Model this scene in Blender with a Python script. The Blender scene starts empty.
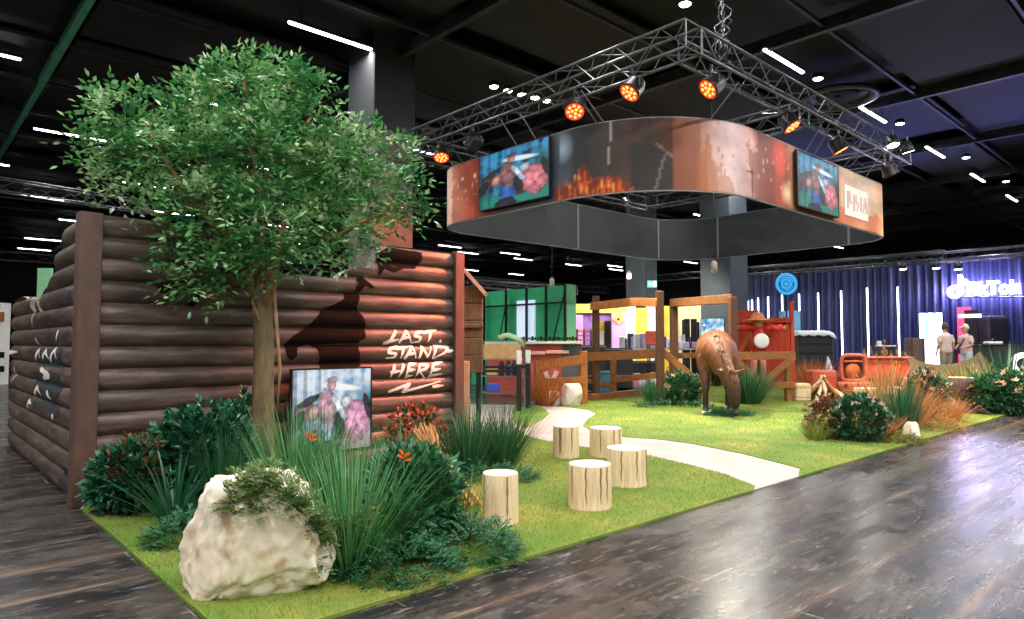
import bpy, bmesh, math, random
import numpy as np
from mathutils import Vector, Matrix, noise
random.seed(7); np.random.seed(7)
V = Vector
sc = bpy.context.scene
COL = sc.collection
# ------------------------------------------------------------------ camera model (1024 x 619)
A = math.radians(42.5); F = 676.0; PT = math.atan(32.5 / 676); H = 1.5
def ray(x, y):
    cx = (x - 512) / F; cy = (309.5 - y) / F
    f = math.cos(PT) - cy * math.sin(PT); up = math.sin(PT) + cy * math.cos(PT)
    return V((cx * math.cos(A) + f * math.sin(A), -cx * math.sin(A) + f * math.cos(A), up)), f
def G(x, y, z=0.0):
    r, f = ray(x, y); return V((0, 0, H)) + r * ((z - H) / r.z)
def at(x, y, d):
    r, f = ray(x, y); return V((0, 0, H)) + r * (d / f)
def PU(x, y, u):
    r, f = ray(x, y); return V((0, 0, H)) + r * (u / r.x)
def PV(x, y, v):
    r, f = ray(x, y); return V((0, 0, H)) + r * (v / r.y)
def proj(p):
    rt = p[0] * math.cos(A) - p[1] * math.sin(A); f = p[0] * math.sin(A) + p[1] * math.cos(A); h = p[2] - H
    return 512 + F * rt / (f * math.cos(PT) + h * math.sin(PT))
RT = V((math.cos(A), -math.sin(A), 0)); FW = V((math.sin(A), math.cos(A), 0)); UP = V((0, 0, 1))
cd = bpy.data.cameras.new('camera'); cam = bpy.data.objects.new('camera', cd); COL.objects.link(cam)
cam.location = (0, 0, H); cam.rotation_euler = (math.pi / 2 + PT, 0, -A)
cd.sensor_width = 36; cd.lens = 36 * F / 1024; cd.clip_end = 300; sc.camera = cam
# ------------------------------------------------------------------ materials
def hx(h):
    h = h.lstrip('#'); c = [int(h[i:i + 2], 16) / 255 for i in (0, 2, 4)]
    return tuple((x / 12.92 if x <= .04045 else ((x + .055) / 1.055) ** 2.4) for x in c) + (1,)
def nodes(name):
    m = bpy.data.materials.new(name); m.use_nodes = True; n = m.node_tree
    return m, n, n.nodes['Principled BSDF'], n.nodes['Material Output']
def M(name, c1, c2=None, scale=6, rough=.6, metal=0, bump=0, stretch=(1, 1, 1), spec=.5, detail=5, lo=.35, hi=.65):
    m, n, b, o = nodes(name); L = n.links
    b.inputs['Roughness'].default_value = rough; b.inputs['Metallic'].default_value = metal
    b.inputs['Specular IOR Level'].default_value = spec
    b.inputs['Base Color'].default_value = hx(c1)
    tc = n.nodes.new('ShaderNodeTexCoord'); mp = n.nodes.new('ShaderNodeMapping'); mp.inputs['Scale'].default_value = stretch
    nz = n.nodes.new('ShaderNodeTexNoise'); nz.inputs['Scale'].default_value = scale; nz.inputs['Detail'].default_value = detail
    L.new(tc.outputs['Object'], mp.inputs['Vector']); L.new(mp.outputs[0], nz.inputs['Vector'])
    cr = n.nodes.new('ShaderNodeValToRGB'); cr.color_ramp.elements[0].position = lo; cr.color_ramp.elements[1].position = hi
    cr.color_ramp.elements[0].color = hx(c1); cr.color_ramp.elements[1].color = hx(c2 or c1)
    L.new(nz.outputs['Fac'], cr.inputs[0]); L.new(cr.outputs[0], b.inputs['Base Color'])
    if bump:
        bp = n.nodes.new('ShaderNodeBump'); bp.inputs['Strength'].default_value = bump; bp.inputs['Distance'].default_value = .02
        L.new(nz.outputs['Fac'], bp.inputs['Height']); L.new(bp.outputs[0], b.inputs['Normal'])
    return m
def LEAF(name, cols, rough=.42, trans=.18, spec=.5, clump=0):
    m, n, b, o = nodes(name); L = n.links
    g = n.nodes.new('ShaderNodeNewGeometry'); cr = n.nodes.new('ShaderNodeValToRGB'); e = cr.color_ramp.elements
    while len(e) < len(cols): e.new(.5)
    for i, c in enumerate(cols): e[i].position = i / max(1, len(cols) - 1); e[i].color = hx(c)
    if clump:
        nz = n.nodes.new('ShaderNodeTexNoise'); nz.inputs['Scale'].default_value = clump; nz.inputs['Detail'].default_value = 3; L.new(g.outputs['Position'], nz.inputs['Vector'])
        mr = n.nodes.new('ShaderNodeMapRange'); mr.inputs['From Min'].default_value = .36; mr.inputs['From Max'].default_value = .64; L.new(nz.outputs['Fac'], mr.inputs[0])
        mm = n.nodes.new('ShaderNodeMix'); mm.inputs[0].default_value = .45; L.new(mr.outputs[0], mm.inputs[2]); L.new(g.outputs['Random Per Island'], mm.inputs[3]); L.new(mm.outputs[0], cr.inputs[0])
    else: L.new(g.outputs['Random Per Island'], cr.inputs[0])
    L.new(cr.outputs[0], b.inputs['Base Color'])
    b.inputs['Roughness'].default_value = rough; b.inputs['Specular IOR Level'].default_value = spec
    t = n.nodes.new('ShaderNodeBsdfTranslucent'); L.new(cr.outputs[0], t.inputs[0])
    mx = n.nodes.new('ShaderNodeMixShader'); mx.inputs[0].default_value = trans
    L.new(b.outputs[0], mx.inputs[1]); L.new(t.outputs[0], mx.inputs[2]); L.new(mx.outputs[0], o.inputs[0])
    return m
def EM(name, c, s, base='#101010'):
    m, n, b, o = nodes(name); b.inputs['Base Color'].default_value = hx(base)
    b.inputs['Emission Color'].default_value = hx(c); b.inputs['Emission Strength'].default_value = s
    b.inputs['Roughness'].default_value = .3
    m.cycles.emission_sampling = 'NONE'
    return m
def VC(name, emit=0, rough=.5):
    m, n, b, o = nodes(name); a = n.nodes.new('ShaderNodeVertexColor'); a.layer_name = 'print'
    if emit:
        b.inputs['Base Color'].default_value = (0.01, .01, .01, 1)
        n.links.new(a.outputs[0], b.inputs['Emission Color']); b.inputs['Emission Strength'].default_value = emit
    else: n.links.new(a.outputs[0], b.inputs['Base Color'])
    b.inputs['Roughness'].default_value = rough; b.inputs['Specular IOR Level'].default_value = .2
    return m
# ------------------------------------------------------------------ mesh builder
ORG = {}
class MB:
    def __init__(s): s.v = []; s.f = []; s.m = []; s.mi = 0; s.col = None
    def add(s, vs, fs):
        k = len(s.v); s.v += [tuple(p) for p in vs]; s.f += [tuple(i + k for i in f) for f in fs]; s.m += [s.mi] * len(fs); return s
    def box(s, c, d, rz=0, R=None):
        R = R or Matrix.Rotation(rz, 3, 'Z'); c = V(c); d = V(d) / 2
        vs = [c + R @ V((x * d.x, y * d.y, z * d.z)) for x in (-1, 1) for y in (-1, 1) for z in (-1, 1)]
        return s.add(vs, [(0, 1, 3, 2), (4, 6, 7, 5), (0, 4, 5, 1), (2, 3, 7, 6), (0, 2, 6, 4), (1, 5, 7, 3)])
    def bbox(s, c, d, rz=0, b=.01):
        # bevelled box: three nested shells of an octagonal section
        c = V(c); R = Matrix.Rotation(rz, 3, 'Z'); hx_, hy, hz = d[0] / 2, d[1] / 2, d[2] / 2; b = min(b, hx_ * .9, hy * .9, hz * .9)
        def ring(i, z): 
            x, y = hx_ - i, hy - i
            pts = [(x, y - b), (x - b, y), (-x + b, y), (-x, y - b), (-x, -y + b), (-x + b, -y), (x - b, -y), (x, -y + b)]
            return [c + R @ V((p[0], p[1], z)) for p in pts]
        rs = [ring(b * .8, -hz), ring(0, -hz + b), ring(0, hz - b), ring(b * .8, hz)]
        return s.rings(rs)
    def rings(s, rs, cap=True, closed=True):
        n = len(rs[0]); vs = [p for r in rs for p in r]; fs = []
        for i in range(len(rs) - 1):
            for j in range(n if closed else n - 1):
                a, b2 = i * n + j, i * n + (j + 1) % n; fs.append((a, b2, b2 + n, a + n))
        if cap: fs.append(tuple(reversed(range(n)))); fs.append(tuple(range((len(rs) - 1) * n, len(rs) * n)))
        return s.add(vs, fs)
    def tube(s, pts, r, n=8, cap=True, flat=1.0):
        pts = [V(p) for p in pts]; r = r if isinstance(r, (list, tuple)) else [r] * len(pts); rs = []; ref = None
        for i, p in enumerate(pts):
            d = (pts[min(i + 1, len(pts) - 1)] - pts[max(i - 1, 0)])
            d = d.normalized() if d.length > 1e-9 else V((0, 0, 1))
            if ref is None: ref = V((0, 0, 1)) if abs(d.z) < .9 else V((1, 0, 0))
            x = (ref - d * ref.dot(d)).normalized(); y = d.cross(x); ref = x
            rs.append([p + (x * math.cos(2 * math.pi * k / n) + y * math.sin(2 * math.pi * k / n) * flat) * r[i] for k in range(n)])
        return s.rings(rs, cap)
    def bar(s, a, b, w, h, b2=.008):
        a, b = V(a), V(b); d = (b - a); l = d.length; d.normalize()
        up = V((0, 0, 1)) if abs(d.z) < .95 else V((math.cos(A), -math.sin(A), 0)); x = d.cross(up).normalized(); y = x.cross(d)
        q = [(w / 2, h / 2 - b2), (w / 2 - b2, h / 2), (-w / 2 + b2, h / 2), (-w / 2, h / 2 - b2), (-w / 2, -h / 2 + b2), (-w / 2 + b2, -h / 2), (w / 2 - b2, -h / 2), (w / 2, -h / 2 + b2)]
        return s.rings([[p + x * i + y * j for i, j in q] for p in (a, b)])
    def lathe(s, prof, c, n=20, R=None, cap=True):
        c = V(c); R = R or Matrix.Identity(3)
        return s.rings([[c + R @ V((r * math.cos(2 * math.pi * k / n), r * math.sin(2 * math.pi * k / n), z)) for k in range(n)] for r, z in prof], cap)
    def quad(s, *p): return s.add(p, [tuple(range(len(p)))])
    def obj(s, name, mats, parent=None, smooth=False, kind=None):
        me = bpy.data.meshes.new(name); org = ORG.get(parent, V((0, 0, 0))) if parent else V((0, 0, 0))
        me.from_pydata([(p[0] - org.x, p[1] - org.y, p[2] - org.z) for p in s.v], [], s.f)
        mats = mats if isinstance(mats, (list, tuple)) else [mats]
        for m in mats: me.materials.append(m)
        if len(mats) > 1: me.polygons.foreach_set('material_index', s.m)
        if smooth: me.polygons.foreach_set('use_smooth', [True] * len(s.f))
        if s.col:
            ca = me.color_attributes.new('print', 'FLOAT_COLOR', 'POINT'); ca.data.foreach_set('color', np.array(s.col, dtype=np.float32).ravel())
        me.update()
        o = bpy.data.objects.new(name, me); COL.objects.link(o)
        if parent: o.parent = parent
        ORG[o] = org
        if kind: o['kind'] = kind
        return o
def tag(o, label, cat, group=None, kind=None):
    o['label'] = label; o['category'] = cat
    if group: o['group'] = group
    if kind: o['kind'] = kind
    return o
def thing(name, label, cat, loc=(0, 0, 0), group=None):
    o = bpy.data.objects.new(name, None); o.empty_display_size = .1; COL.objects.link(o); o.location = V(loc); ORG[o] = V(loc)
    return tag(o, label, cat, group)
def dup(root, loc, rz=None, label=None):
    r = root.copy(); COL.objects.link(r); r.location = loc
    if rz is not None: r.rotation_euler = (0, 0, rz)
    if label: r['label'] = label
    for ch in list(root.children):
        c = ch.copy(); COL.objects.link(c); c.parent = r
        for g in ch.children:
            d = g.copy(); COL.objects.link(d); d.parent = c
    return r
def st(o): o['kind'] = 'structure'; return o
def bark_noise(p, s=1): return noise.noise(V(p) * s)
def remesh(mb, name, mats, parent, vox=.015, sm=4, kind=None):
    o = mb.obj(name, mats, parent, True); md = o.modifiers.new('r', 'REMESH'); md.mode = 'VOXEL'; md.voxel_size = vox; md.use_smooth_shade = True
    ms = o.modifiers.new('s', 'SMOOTH'); ms.iterations = sm; ms.factor = .5
    dg = bpy.context.evaluated_depsgraph_get(); me = bpy.data.meshes.new_from_object(o.evaluated_get(dg)); old = o.data
    o.modifiers.clear(); o.data = me; bpy.data.meshes.remove(old); me.name = name
    me.polygons.foreach_set('use_smooth', [True] * len(me.polygons))
    return o
# ------------------------------------------------------------------ palette
m_black = M('black_metal', '#17181a', '#202225', 20, .45, .3)
m_dark = M('dark_steel', '#3a3c3f', '#4a4c50', 20, .35, .8)
m_alu = M('aluminium', '#8f9194', '#a9abae', 30, .32, .9)
m_ceil = M('ceiling_black', '#101214', '#191b1d', 1.2, .75)
m_ceil2 = M('ceiling_panel', '#1b1d1f', '#26282a', .9, .7)
m_beam = M('ceiling_rail', '#33363a', '#44474b', 3, .45, .3)
m_gbeam = M('rail_painted_green_light', '#5cc49a', '#74d4ac', 3, .45, .2)  # green light falling on this rail is put into its colour
m_tube = EM('tube_glow', '#f4f6ff', 9)
m_spotglow = EM('spot_glow', '#fff6e8', 14)
m_white = M('white_paint', '#dcd8d0', '#e8e5df', 8, .5)
m_wood = M('fence_wood', '#7a4a24', '#a8672f', 9, .6, bump=.3, stretch=(1, 1, 6))
m_dwood = M('dark_post_wood', '#4a2f1d', '#6a4327', 10, .65, bump=.3, stretch=(5, 5, 1))
m_redwood = M('red_barn_wood', '#a52f18', '#c4421f', 7, .55, bump=.25, stretch=(4, 4, 1))
m_orgwood = M('orange_wood', '#9c5420', '#bd6f2f', 7, .55, bump=.25, stretch=(4, 4, 1))
# ------------------------------------------------------------------ floor
def floor_mat():
    m, n, b, o = nodes('hall_floor'); L = n.links
    g = n.nodes.new('ShaderNodeNewGeometry')
    def nz(scale, st_, det=6):
        mp = n.nodes.new('ShaderNodeMapping'); mp.inputs['Scale'].default_value = st_; L.new(g.outputs['Position'], mp.inputs[0])
        k = n.nodes.new('ShaderNodeTexNoise'); k.inputs['Scale'].default_value = scale; k.inputs['Detail'].default_value = det; k.inputs['Roughness'].default_value = .65
        L.new(mp.outputs[0], k.inputs['Vector']); return k.outputs['Fac']
    def ramp(f, a, b2, ca=(0, 0, 0, 1), cb=(1, 1, 1, 1)):
        r = n.nodes.new('ShaderNodeValToRGB'); r.color_ramp.elements[0].position = a; r.color_ramp.elements[1].position = b2
        r.color_ramp.elements[0].color = ca; r.color_ramp.elements[1].color = cb; L.new(f, r.inputs[0]); return r.outputs[0]
    def mix(f, a, b2, t='MIX'):
        x = n.nodes.new('ShaderNodeMix'); x.data_type = 'RGBA'; x.blend_type = t
        for i, q in ((0, f), (6, a), (7, b2)):
            if hasattr(q, 'links'): L.new(q, x.inputs[i])
            else: x.inputs[i].default_value = q
        return x.outputs[2]
    base = mix(ramp(nz(.8, (1, 1, 1)), .38, .64), hx('#1b1c1e'), hx('#2f2d2c'))
    base = mix(ramp(nz(1.2, (.16, 2.6, 1), 10), .48, .64), base, hx('#4c433c'))
    base = mix(ramp(nz(2.6, (.8, 1.3, 1), 12), .5, .6), base, hx('#4a4440'))
    base = mix(ramp(nz(9, (.6, 2.4, 1), 10), .56, .66), base, hx('#6c645d'))
    def brick(w, h, ms, sm, lx, ly):
        br = n.nodes.new('ShaderNodeTexBrick'); br.inputs['Scale'].default_value = 1; br.inputs['Brick Width'].default_value = w; br.inputs['Row Height'].default_value = h
        br.inputs['Mortar Size'].default_value = ms; br.inputs['Mortar Smooth'].default_value = sm; br.offset = .37
        mp = n.nodes.new('ShaderNodeMapping'); mp.inputs['Location'].default_value = (lx, ly, 0); L.new(g.outputs['Position'], mp.inputs[0]); L.new(mp.outputs[0], br.inputs['Vector']); return br.outputs['Fac']
    base = mix(mix(ramp(nz(1.9, (.4, 1.5, 1), 10), .44, .62), (0, 0, 0, 1), brick(90, .62, .06, 1, .3, .1)), base, hx('#6b5849'))
    base = mix(mix(ramp(nz(2.3, (1, 1, 1), 9), .5, .62), (0, 0, 0, 1), brick(2.5, .62, .008, .5, .3, .1)), base, hx('#857a70'))
    L.new(base, b.inputs['Base Color'])
    rr = n.nodes.new('ShaderNodeMapRange'); rr.inputs['From Min'].default_value = .35; rr.inputs['From Max'].default_value = .65; rr.inputs['To Min'].default_value = .2; rr.inputs['To Max'].default_value = .33
    L.new(nz(2.0, (.25, 2.2, 1), 9), rr.inputs[0]); L.new(rr.outputs[0], b.inputs['Roughness'])
    b.inputs['Specular IOR Level'].default_value = .16
    return m
fl = MB(); fl.box((17, 17, -.05), (70, 90, .1)); st(fl.obj('floor', floor_mat()))
# ------------------------------------------------------------------ hall shell
ce = MB(); ce.box((17, 17, 8.75), (70, 90, .1)); st(ce.obj('ceiling', m_ceil))
m_hall = M('hall_wall_dark', '#0d0f11', '#15181a', .6, .85)
for nm, c, d in (('wall_back', (17, 62, 4.35), (70, .2, 8.7)), ('wall_right', (52, 17, 4.35), (.2, 90, 8.7)), ('wall_front', (17, -28, 4.35), (70, .2, 8.7)), ('wall_left', (-18, 17, 4.35), (.2, 90, 8.7))):
    w = MB(); w.box(c, d); st(w.obj(nm, m_hall))
# ceiling rails along the hall (v direction) and across (u direction)
k = 0
for u in [2.55 + 5.75 * i for i in range(-1, 8)]:
    b = MB(); b.box((u, 18, 7.98), (.14, 80, .12)); b.box((u, 18, 8.12), (.05, 80, .2)); k += 1
    st(b.obj('trim_%d' % k, m_gbeam if abs(u - 2.55) < .01 else m_beam))
for v in [5.75 + 2.92 * i for i in range(-1, 17)]:
    b = MB(); b.box((17, v, 8.05), (68, .07, .08)); k += 1; st(b.obj('trim_%d' % k, m_beam))
# hung acoustic panels between the rails: pieces of the ceiling
for i in range(-1, 7):
    for j in range(-1, 15):
        if random.random() < .62:
            b = MB(); z = 8.2 + random.choice((0, .12, .25)); b.box((2.55 + 5.75 * i + 2.9, 5.75 + 2.92 * j + 1.46, z), (5.2, random.choice((2.3, 2.6, 1.7)), .06)); k += 1
            st(b.obj('trim_%d' % k, m_ceil2))
# columns
def column(x0, x1, d, nm, m=None, w=None):
    a, b_ = at(x0, 342, d), at(x1, 342, d); c = (a + b_) / 2; w = w or (b_ - a).length * .80
    o = MB(); o.bbox((c.x, c.y, 4.35), (w, w, 8.7), 0, .03); return st(o.obj(nm, m)), c, w
m_conc = M('column_concrete', '#5d5550', '#6f6660', 2.5, .8)
m_coldark = M('column_dark', '#2b3236', '#343b40', 1.5, .7)
_, c1, w1 = column(350, 409, 15.3, 'trim_column_1', m_conc)
b = MB(); b.bbox((c1.x, c1.y, 7.45), (w1 + .05, w1 + .05, 2.5), 0, .03); st(b.obj('trim_column_head', m_ceil2))
_, c2, w2 = column(628, 656, 30, 'trim_column_2', m_coldark)
_, c3, w3 = column(704, 746, 27, 'trim_column_3', m_coldark)
# ------------------------------------------------------------------ ceiling strip lights (rows 5.85 m apart)
def area(loc, sx, sy, e, col=(1, 1, 1), rot=(0, 0, 0)):
    l = bpy.data.lights.new('lamp_light', 'AREA'); l.shape = 'RECTANGLE'; l.size = sx; l.size_y = sy; l.energy = e; l.color = col
    o = bpy.data.objects.new('lamp_light', l); COL.objects.link(o); o.location = loc; o.rotation_euler = rot; return o
def strip_proto():
    t = thing('ceiling_strip_light', 'white strip light glowing under the black hall ceiling', 'ceiling light', (0, 0, 0), 'strip lights of the hall ceiling')
    h = MB(); h.bbox((0, 0, .05), (2.0, .13, .07), 0, .02); h.obj('housing', m_dark, t)
    g = MB(); g.bbox((0, 0, .0), (1.92, .09, .05), 0, .02); g.obj('glowing_tube', m_tube, t, True)
    for s in (-.7, .7): w = MB(); w.tube([(s, 0, .08), (s, 0, .4)], .008, 5); w.obj('hanging_wire', m_dark, t)
    return t
STRIPW = 120
sp = strip_proto(); first = True
for v, us in ((7.0, [-8.6, -3, 2.7, 8.4, 14.9, 20.3, 25.9, 31.2, 36.8, 42.5, 48]), (12.85, [-10.3, -4.7, .9, 6.63, 23.5, 29.2, 35]), (18.7, [-10, -4.7, 1.0, 6.3, 12.6, 18.5, 24.9, 30.5, 36, 41.5, 47]), (24.55, [3.9, 9.6, 15.2, 21, 26.6, 33, 38.5, 44]), (30.4, [2, 7.6, 13.3, 19, 24.8, 30.5, 36.2, 42, 47.5]),
              (36.2, [-1, 4.6, 10.2, 16, 21.8, 27.5, 33, 45]), (42, [1.5, 7.2, 12.9, 18.6, 24.3]), (47, [27, 32.5, 38, 43.6]), (38, [30.5, 36, 41.8, 47.4]), (51, [-2, 6.8, 12.5, 18.2]), (56.9, [1.5, 7.1, 12.8]),
              (1.15, [-3, 2.7, 8.4, 14.1, 19.8, 25.5]), (-4.7, [-8.6, -3, 2.7, 8.4, 14.1]), (-10.5, [-8.6, -3, 2.7, 8.4])):
    for u in us:
        inview = (u * math.sin(A) + v * math.cos(A)) > 12.6
        if inview:
            o = sp if first else dup(sp, (u, v, 8)); o.location = (u, v, 7.93); first = False
        else:
            h = dup(sp, (u, v, 7.93))
        if v < 26: area((u, v, 7.86), 1.9, .12, STRIPW * (1.6 if u < 0 else 1) if v > 2 else STRIPW * 2.2)
# ------------------------------------------------------------------ lawns and path
def turf_mat():
    m, n, b, o = nodes('artificial_turf'); L = n.links; g = n.nodes.new('ShaderNodeNewGeometry')
    def nz(s): k = n.nodes.new('ShaderNodeTexNoise'); k.inputs['Scale'].default_value = s; k.inputs['Detail'].default_value = 6; L.new(g.outputs['Position'], k.inputs['Vector']); return k.outputs['Fac']
    r = n.nodes.new('ShaderNodeValToRGB'); e = r.color_ramp.elements; e[0].position = .3; e[0].color = hx('#587f2c'); e[1].position = .72; e[1].color = hx('#a39a45'); x = e.new(.55); x.color = hx('#7d8c3c')
    L.new(nz(1.3), r.inputs[0]); r2 = n.nodes.new('ShaderNodeValToRGB'); r2.color_ramp.elements[0].color = (.55, .55, .55, 1); r2.color_ramp.elements[1].color = (1.15, 1.15, 1.15, 1); L.new(nz(120), r2.inputs[0])
    x = n.nodes.new('ShaderNodeMix'); x.data_type = 'RGBA'; x.blend_type = 'MULTIPLY'; x.inputs[0].default_value = 1; L.new(r.outputs[0], x.inputs[6]); L.new(r2.outputs[0], x.inputs[7]); L.new(x.outputs[2], b.inputs['Base Color'])
    b.inputs['Roughness'].default_value = .8; b.inputs['Specular IOR Level'].default_value = .2
    bp = n.nodes.new('ShaderNodeBump'); bp.inputs['Strength'].default_value = .6; bp.inputs['Distance'].default_value = .01; L.new(nz(160), bp.inputs['Height']); L.new(bp.outputs[0], b.inputs['Normal'])
    return m
m_turf = turf_mat()
m_blade = LEAF('turf_blade', ['#668534', '#849648', '#9aa04e', '#728a38', '#b3a65c'], .6, .25, .2)
m_pathm = M('pale_path', '#a8968f', '#b8a7a0', 2, .7, bump=.05)
left_edge = [(6.47, 3.45)] + [tuple(G(x, y)[:2]) for x, y in ((755, 488), (725.6, 476), (692, 467), (649, 457), (612, 451.5), (580, 448), (556, 444), (536, 440), (524, 436), (519, 431))]
near_lawn = [(1.29, 3.42), (6.4, 3.42)] + left_edge[1:] + [(6.2, 8.6), (5.78, 7.4), (5.72, 7.18), (1.43, 7.18), (1.30, 7.1)]
right_edge = [tuple(G(x, y)[:2]) for x, y in ((803, 478.5), (800, 469.6), (742, 454.7), (692, 444.7), (659, 440.4), (626, 438), (593, 433), (583, 426.5), (588, 420), (596, 415), (588, 410.5), (569.6, 408), (540, 405.5))]
far_lawn = [(7.42, 3.42), (27, 3.42), (27, 12.2), (13.8, 12.2)] + right_edge[::-1][:-1]
isl = [tuple(G(x, y)[:2]) for x, y in ((526, 429), (540, 422), (549, 415), (545, 410), (536, 406.5), (520, 404), (512, 410), (515, 425))]
def slab(name, poly, z0, z1, mat, label=None):
    bm = bmesh.new(); vs = [bm.verts.new((x, y, z1)) for x, y in poly]; f = bm.faces.new(vs); bmesh.ops.recalc_face_normals(bm, faces=[f])
    if f.normal.z < 0: f.normal_flip()
    r = bmesh.ops.extrude_face_region(bm, geom=[f]); top = [e for e in r['geom'] if isinstance(e, bmesh.types.BMVert)]
    for v in top: v.co.z = z0
    bmesh.ops.recalc_face_normals(bm, faces=bm.faces); bmesh.ops.triangulate(bm, faces=[f for f in bm.faces if len(f.verts) > 4])
    me = bpy.data.meshes.new(name); bm.to_mesh(me); bm.free(); me.materials.append(mat); o = bpy.data.objects.new(name, me); COL.objects.link(o); return st(o)
def inside(px, py, poly):
    r = np.zeros(len(px), bool); n = len(poly)
    for i in range(n):
        x1, y1 = poly[i]; x2, y2 = poly[(i + 1) % n]
        if y1 == y2: continue
        c = ((y1 > py) != (y2 > py)) & (px < (x2 - x1) * (py - y1) / (y2 - y1) + x1); r ^= c
    return r
def blades(name, poly, n, h, w, label):
    P = np.array(poly); lo, hi = P.min(0), P.max(0)
    x = np.random.uniform(lo[0], hi[0], n); y = np.random.uniform(lo[1], hi[1], n); k = inside(x, y, poly); x, y = x[k], y[k]; n = len(x)
    a = np.random.uniform(0, 2 * np.pi, n); hh = h * np.random.uniform(.6, 1.2, n); t = np.random.uniform(0, 2 * np.pi, n); tl = hh * .55
    p = np.zeros((n, 3, 3)); p[:, 0] = np.stack([x - np.cos(a) * w, y - np.sin(a) * w, np.full(n, .02)], 1); p[:, 1] = np.stack([x + np.cos(a) * w, y + np.sin(a) * w, np.full(n, .02)], 1)
    p[:, 2] = np.stack([x + np.cos(t) * tl, y + np.sin(t) * tl, .02 + hh], 1)
    me = bpy.data.meshes.new(name); me.vertices.add(n * 3); me.vertices.foreach_set('co', p.ravel()); me.loops.add(n * 3); me.loops.foreach_set('vertex_index', np.arange(n * 3)); me.polygons.add(n); me.polygons.foreach_set('loop_start', np.arange(0, n * 3, 3)); me.polygons.foreach_set('loop_total', np.full(n, 3)); me.update(); me.validate()
    me.materials.append(m_blade); o = bpy.data.objects.new(name, me); COL.objects.link(o); return tag(o, label, 'grass', kind='stuff')
slab('floor_turf_near', near_lawn, -.01, .022, m_turf); slab('floor_turf_far', far_lawn, -.01, .022, m_turf); slab('floor_turf_island', isl, -.01, .022, m_turf)
path_poly = [(6.4, 3.44), (7.5, 3.44)] + right_edge[1:] + [(9.5, 13.5), (6.2, 13.5), (6.0, 8.6)] + left_edge[::-1][:-1]
slab('floor_path', path_poly, -.01, .012, m_pathm)
blades('turf_grass', near_lawn, 90000, .026, .0028, 'short green artificial grass of the lawn around the log stools')
blades('turf_grass', far_lawn, 110000, .03, .004, 'short yellow green artificial grass of the lawn around the horse')
# ------------------------------------------------------------------ log wall
PIT = .208
def lb(z): t = (z / PIT) % 1.0; return .066 * math.sqrt(max(0, 1 - (2 * t - 1) ** 2))
def front_host(off=0): return lambda a, z: (a, 7.31 - lb(z) - off, z)
def side_host(off=0): return lambda a, z: (1.345 - lb(z) - off, a, z)
def interp(tab, x):
    for i in range(len(tab) - 1):
        if tab[i][0] <= x <= tab[i + 1][0]:
            d = tab[i + 1][0] - tab[i][0]; return tab[i][1] + (tab[i + 1][1] - tab[i][1]) * ((x - tab[i][0]) / d if d > 1e-9 else 1)
    return tab[-1][1] if x > tab[-1][0] else tab[0][1]
front_top = [(1.4, 2.7), (2.7, 2.69), (2.78, 2.5), (3.0, 2.42), (3.1, 2.27), (3.86, 2.25), (3.96, 2.34), (4.06, 2.38), (4.32, 2.41), (4.38, 2.5), (4.40, 2.66), (4.53, 2.71), (5.75, 2.72)]
side_top = [(7.2, 2.69), (8.34, 2.68), (8.41, 2.58), (8.65, 2.5), (8.83, 2.42), (8.88, 2.26), (9.24, 2.13), (9.68, 2.1), (9.76, 2.0), (9.78, 1.87), (9.95, 1.86), (9.96, 1.99), (10.08, 1.98), (10.3, 1.66), (10.52, 2.05), (10.84, 2.1), (10.86, 2.03), (11.25, 2.12), (12.3, 2.1)]
def logpanel(a0, a1, top, host, back):
    mb = MB(); na = int((a1 - a0) / .035); zs = [PIT * (k + t) for k in range(14) for t in (0.0, .04, .12, .25, .4, .6, .75, .88, .96)]; zs = [z for z in zs if z < 2.8]
    W = len(zs)
    for side in (0, 1):
        vs = []
        for i in range(na + 1):
            a = a0 + (a1 - a0) * i / na; tp = interp(top, a)
            for z in zs:
                z_ = min(z, tp); p = host(a, z_) if side == 0 else back(a, z_)
                wob = .006 * noise.noise(V((a * 1.2, z_ * 3, 3))) if side == 0 else 0
                vs.append((p[0], p[1] + wob if host is FH else p[1], p[2]) if True else p)
        fs = []
        for i in range(na):
            for j in range(W - 1):
                q = (i * W + j, (i + 1) * W + j, (i + 1) * W + j + 1, i * W + j + 1)
                if abs(vs[q[0]][2] - vs[q[3]][2]) < 1e-6 and abs(vs[q[1]][2] - vs[q[2]][2]) < 1e-6: continue
                fs.append(q if side == 0 else q[::-1])
        mb.add(vs, fs)
    vs = []
    for i in range(na + 1):
        a = a0 + (a1 - a0) * i / na; tp = interp(top, a); vs += [host(a, tp), back(a, tp)]
    mb.add(vs, [(2 * i, 2 * i + 2, 2 * i + 3, 2 * i + 1) for i in range(na)])
    return mb
FH = front_host(); SH = side_host()
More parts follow.
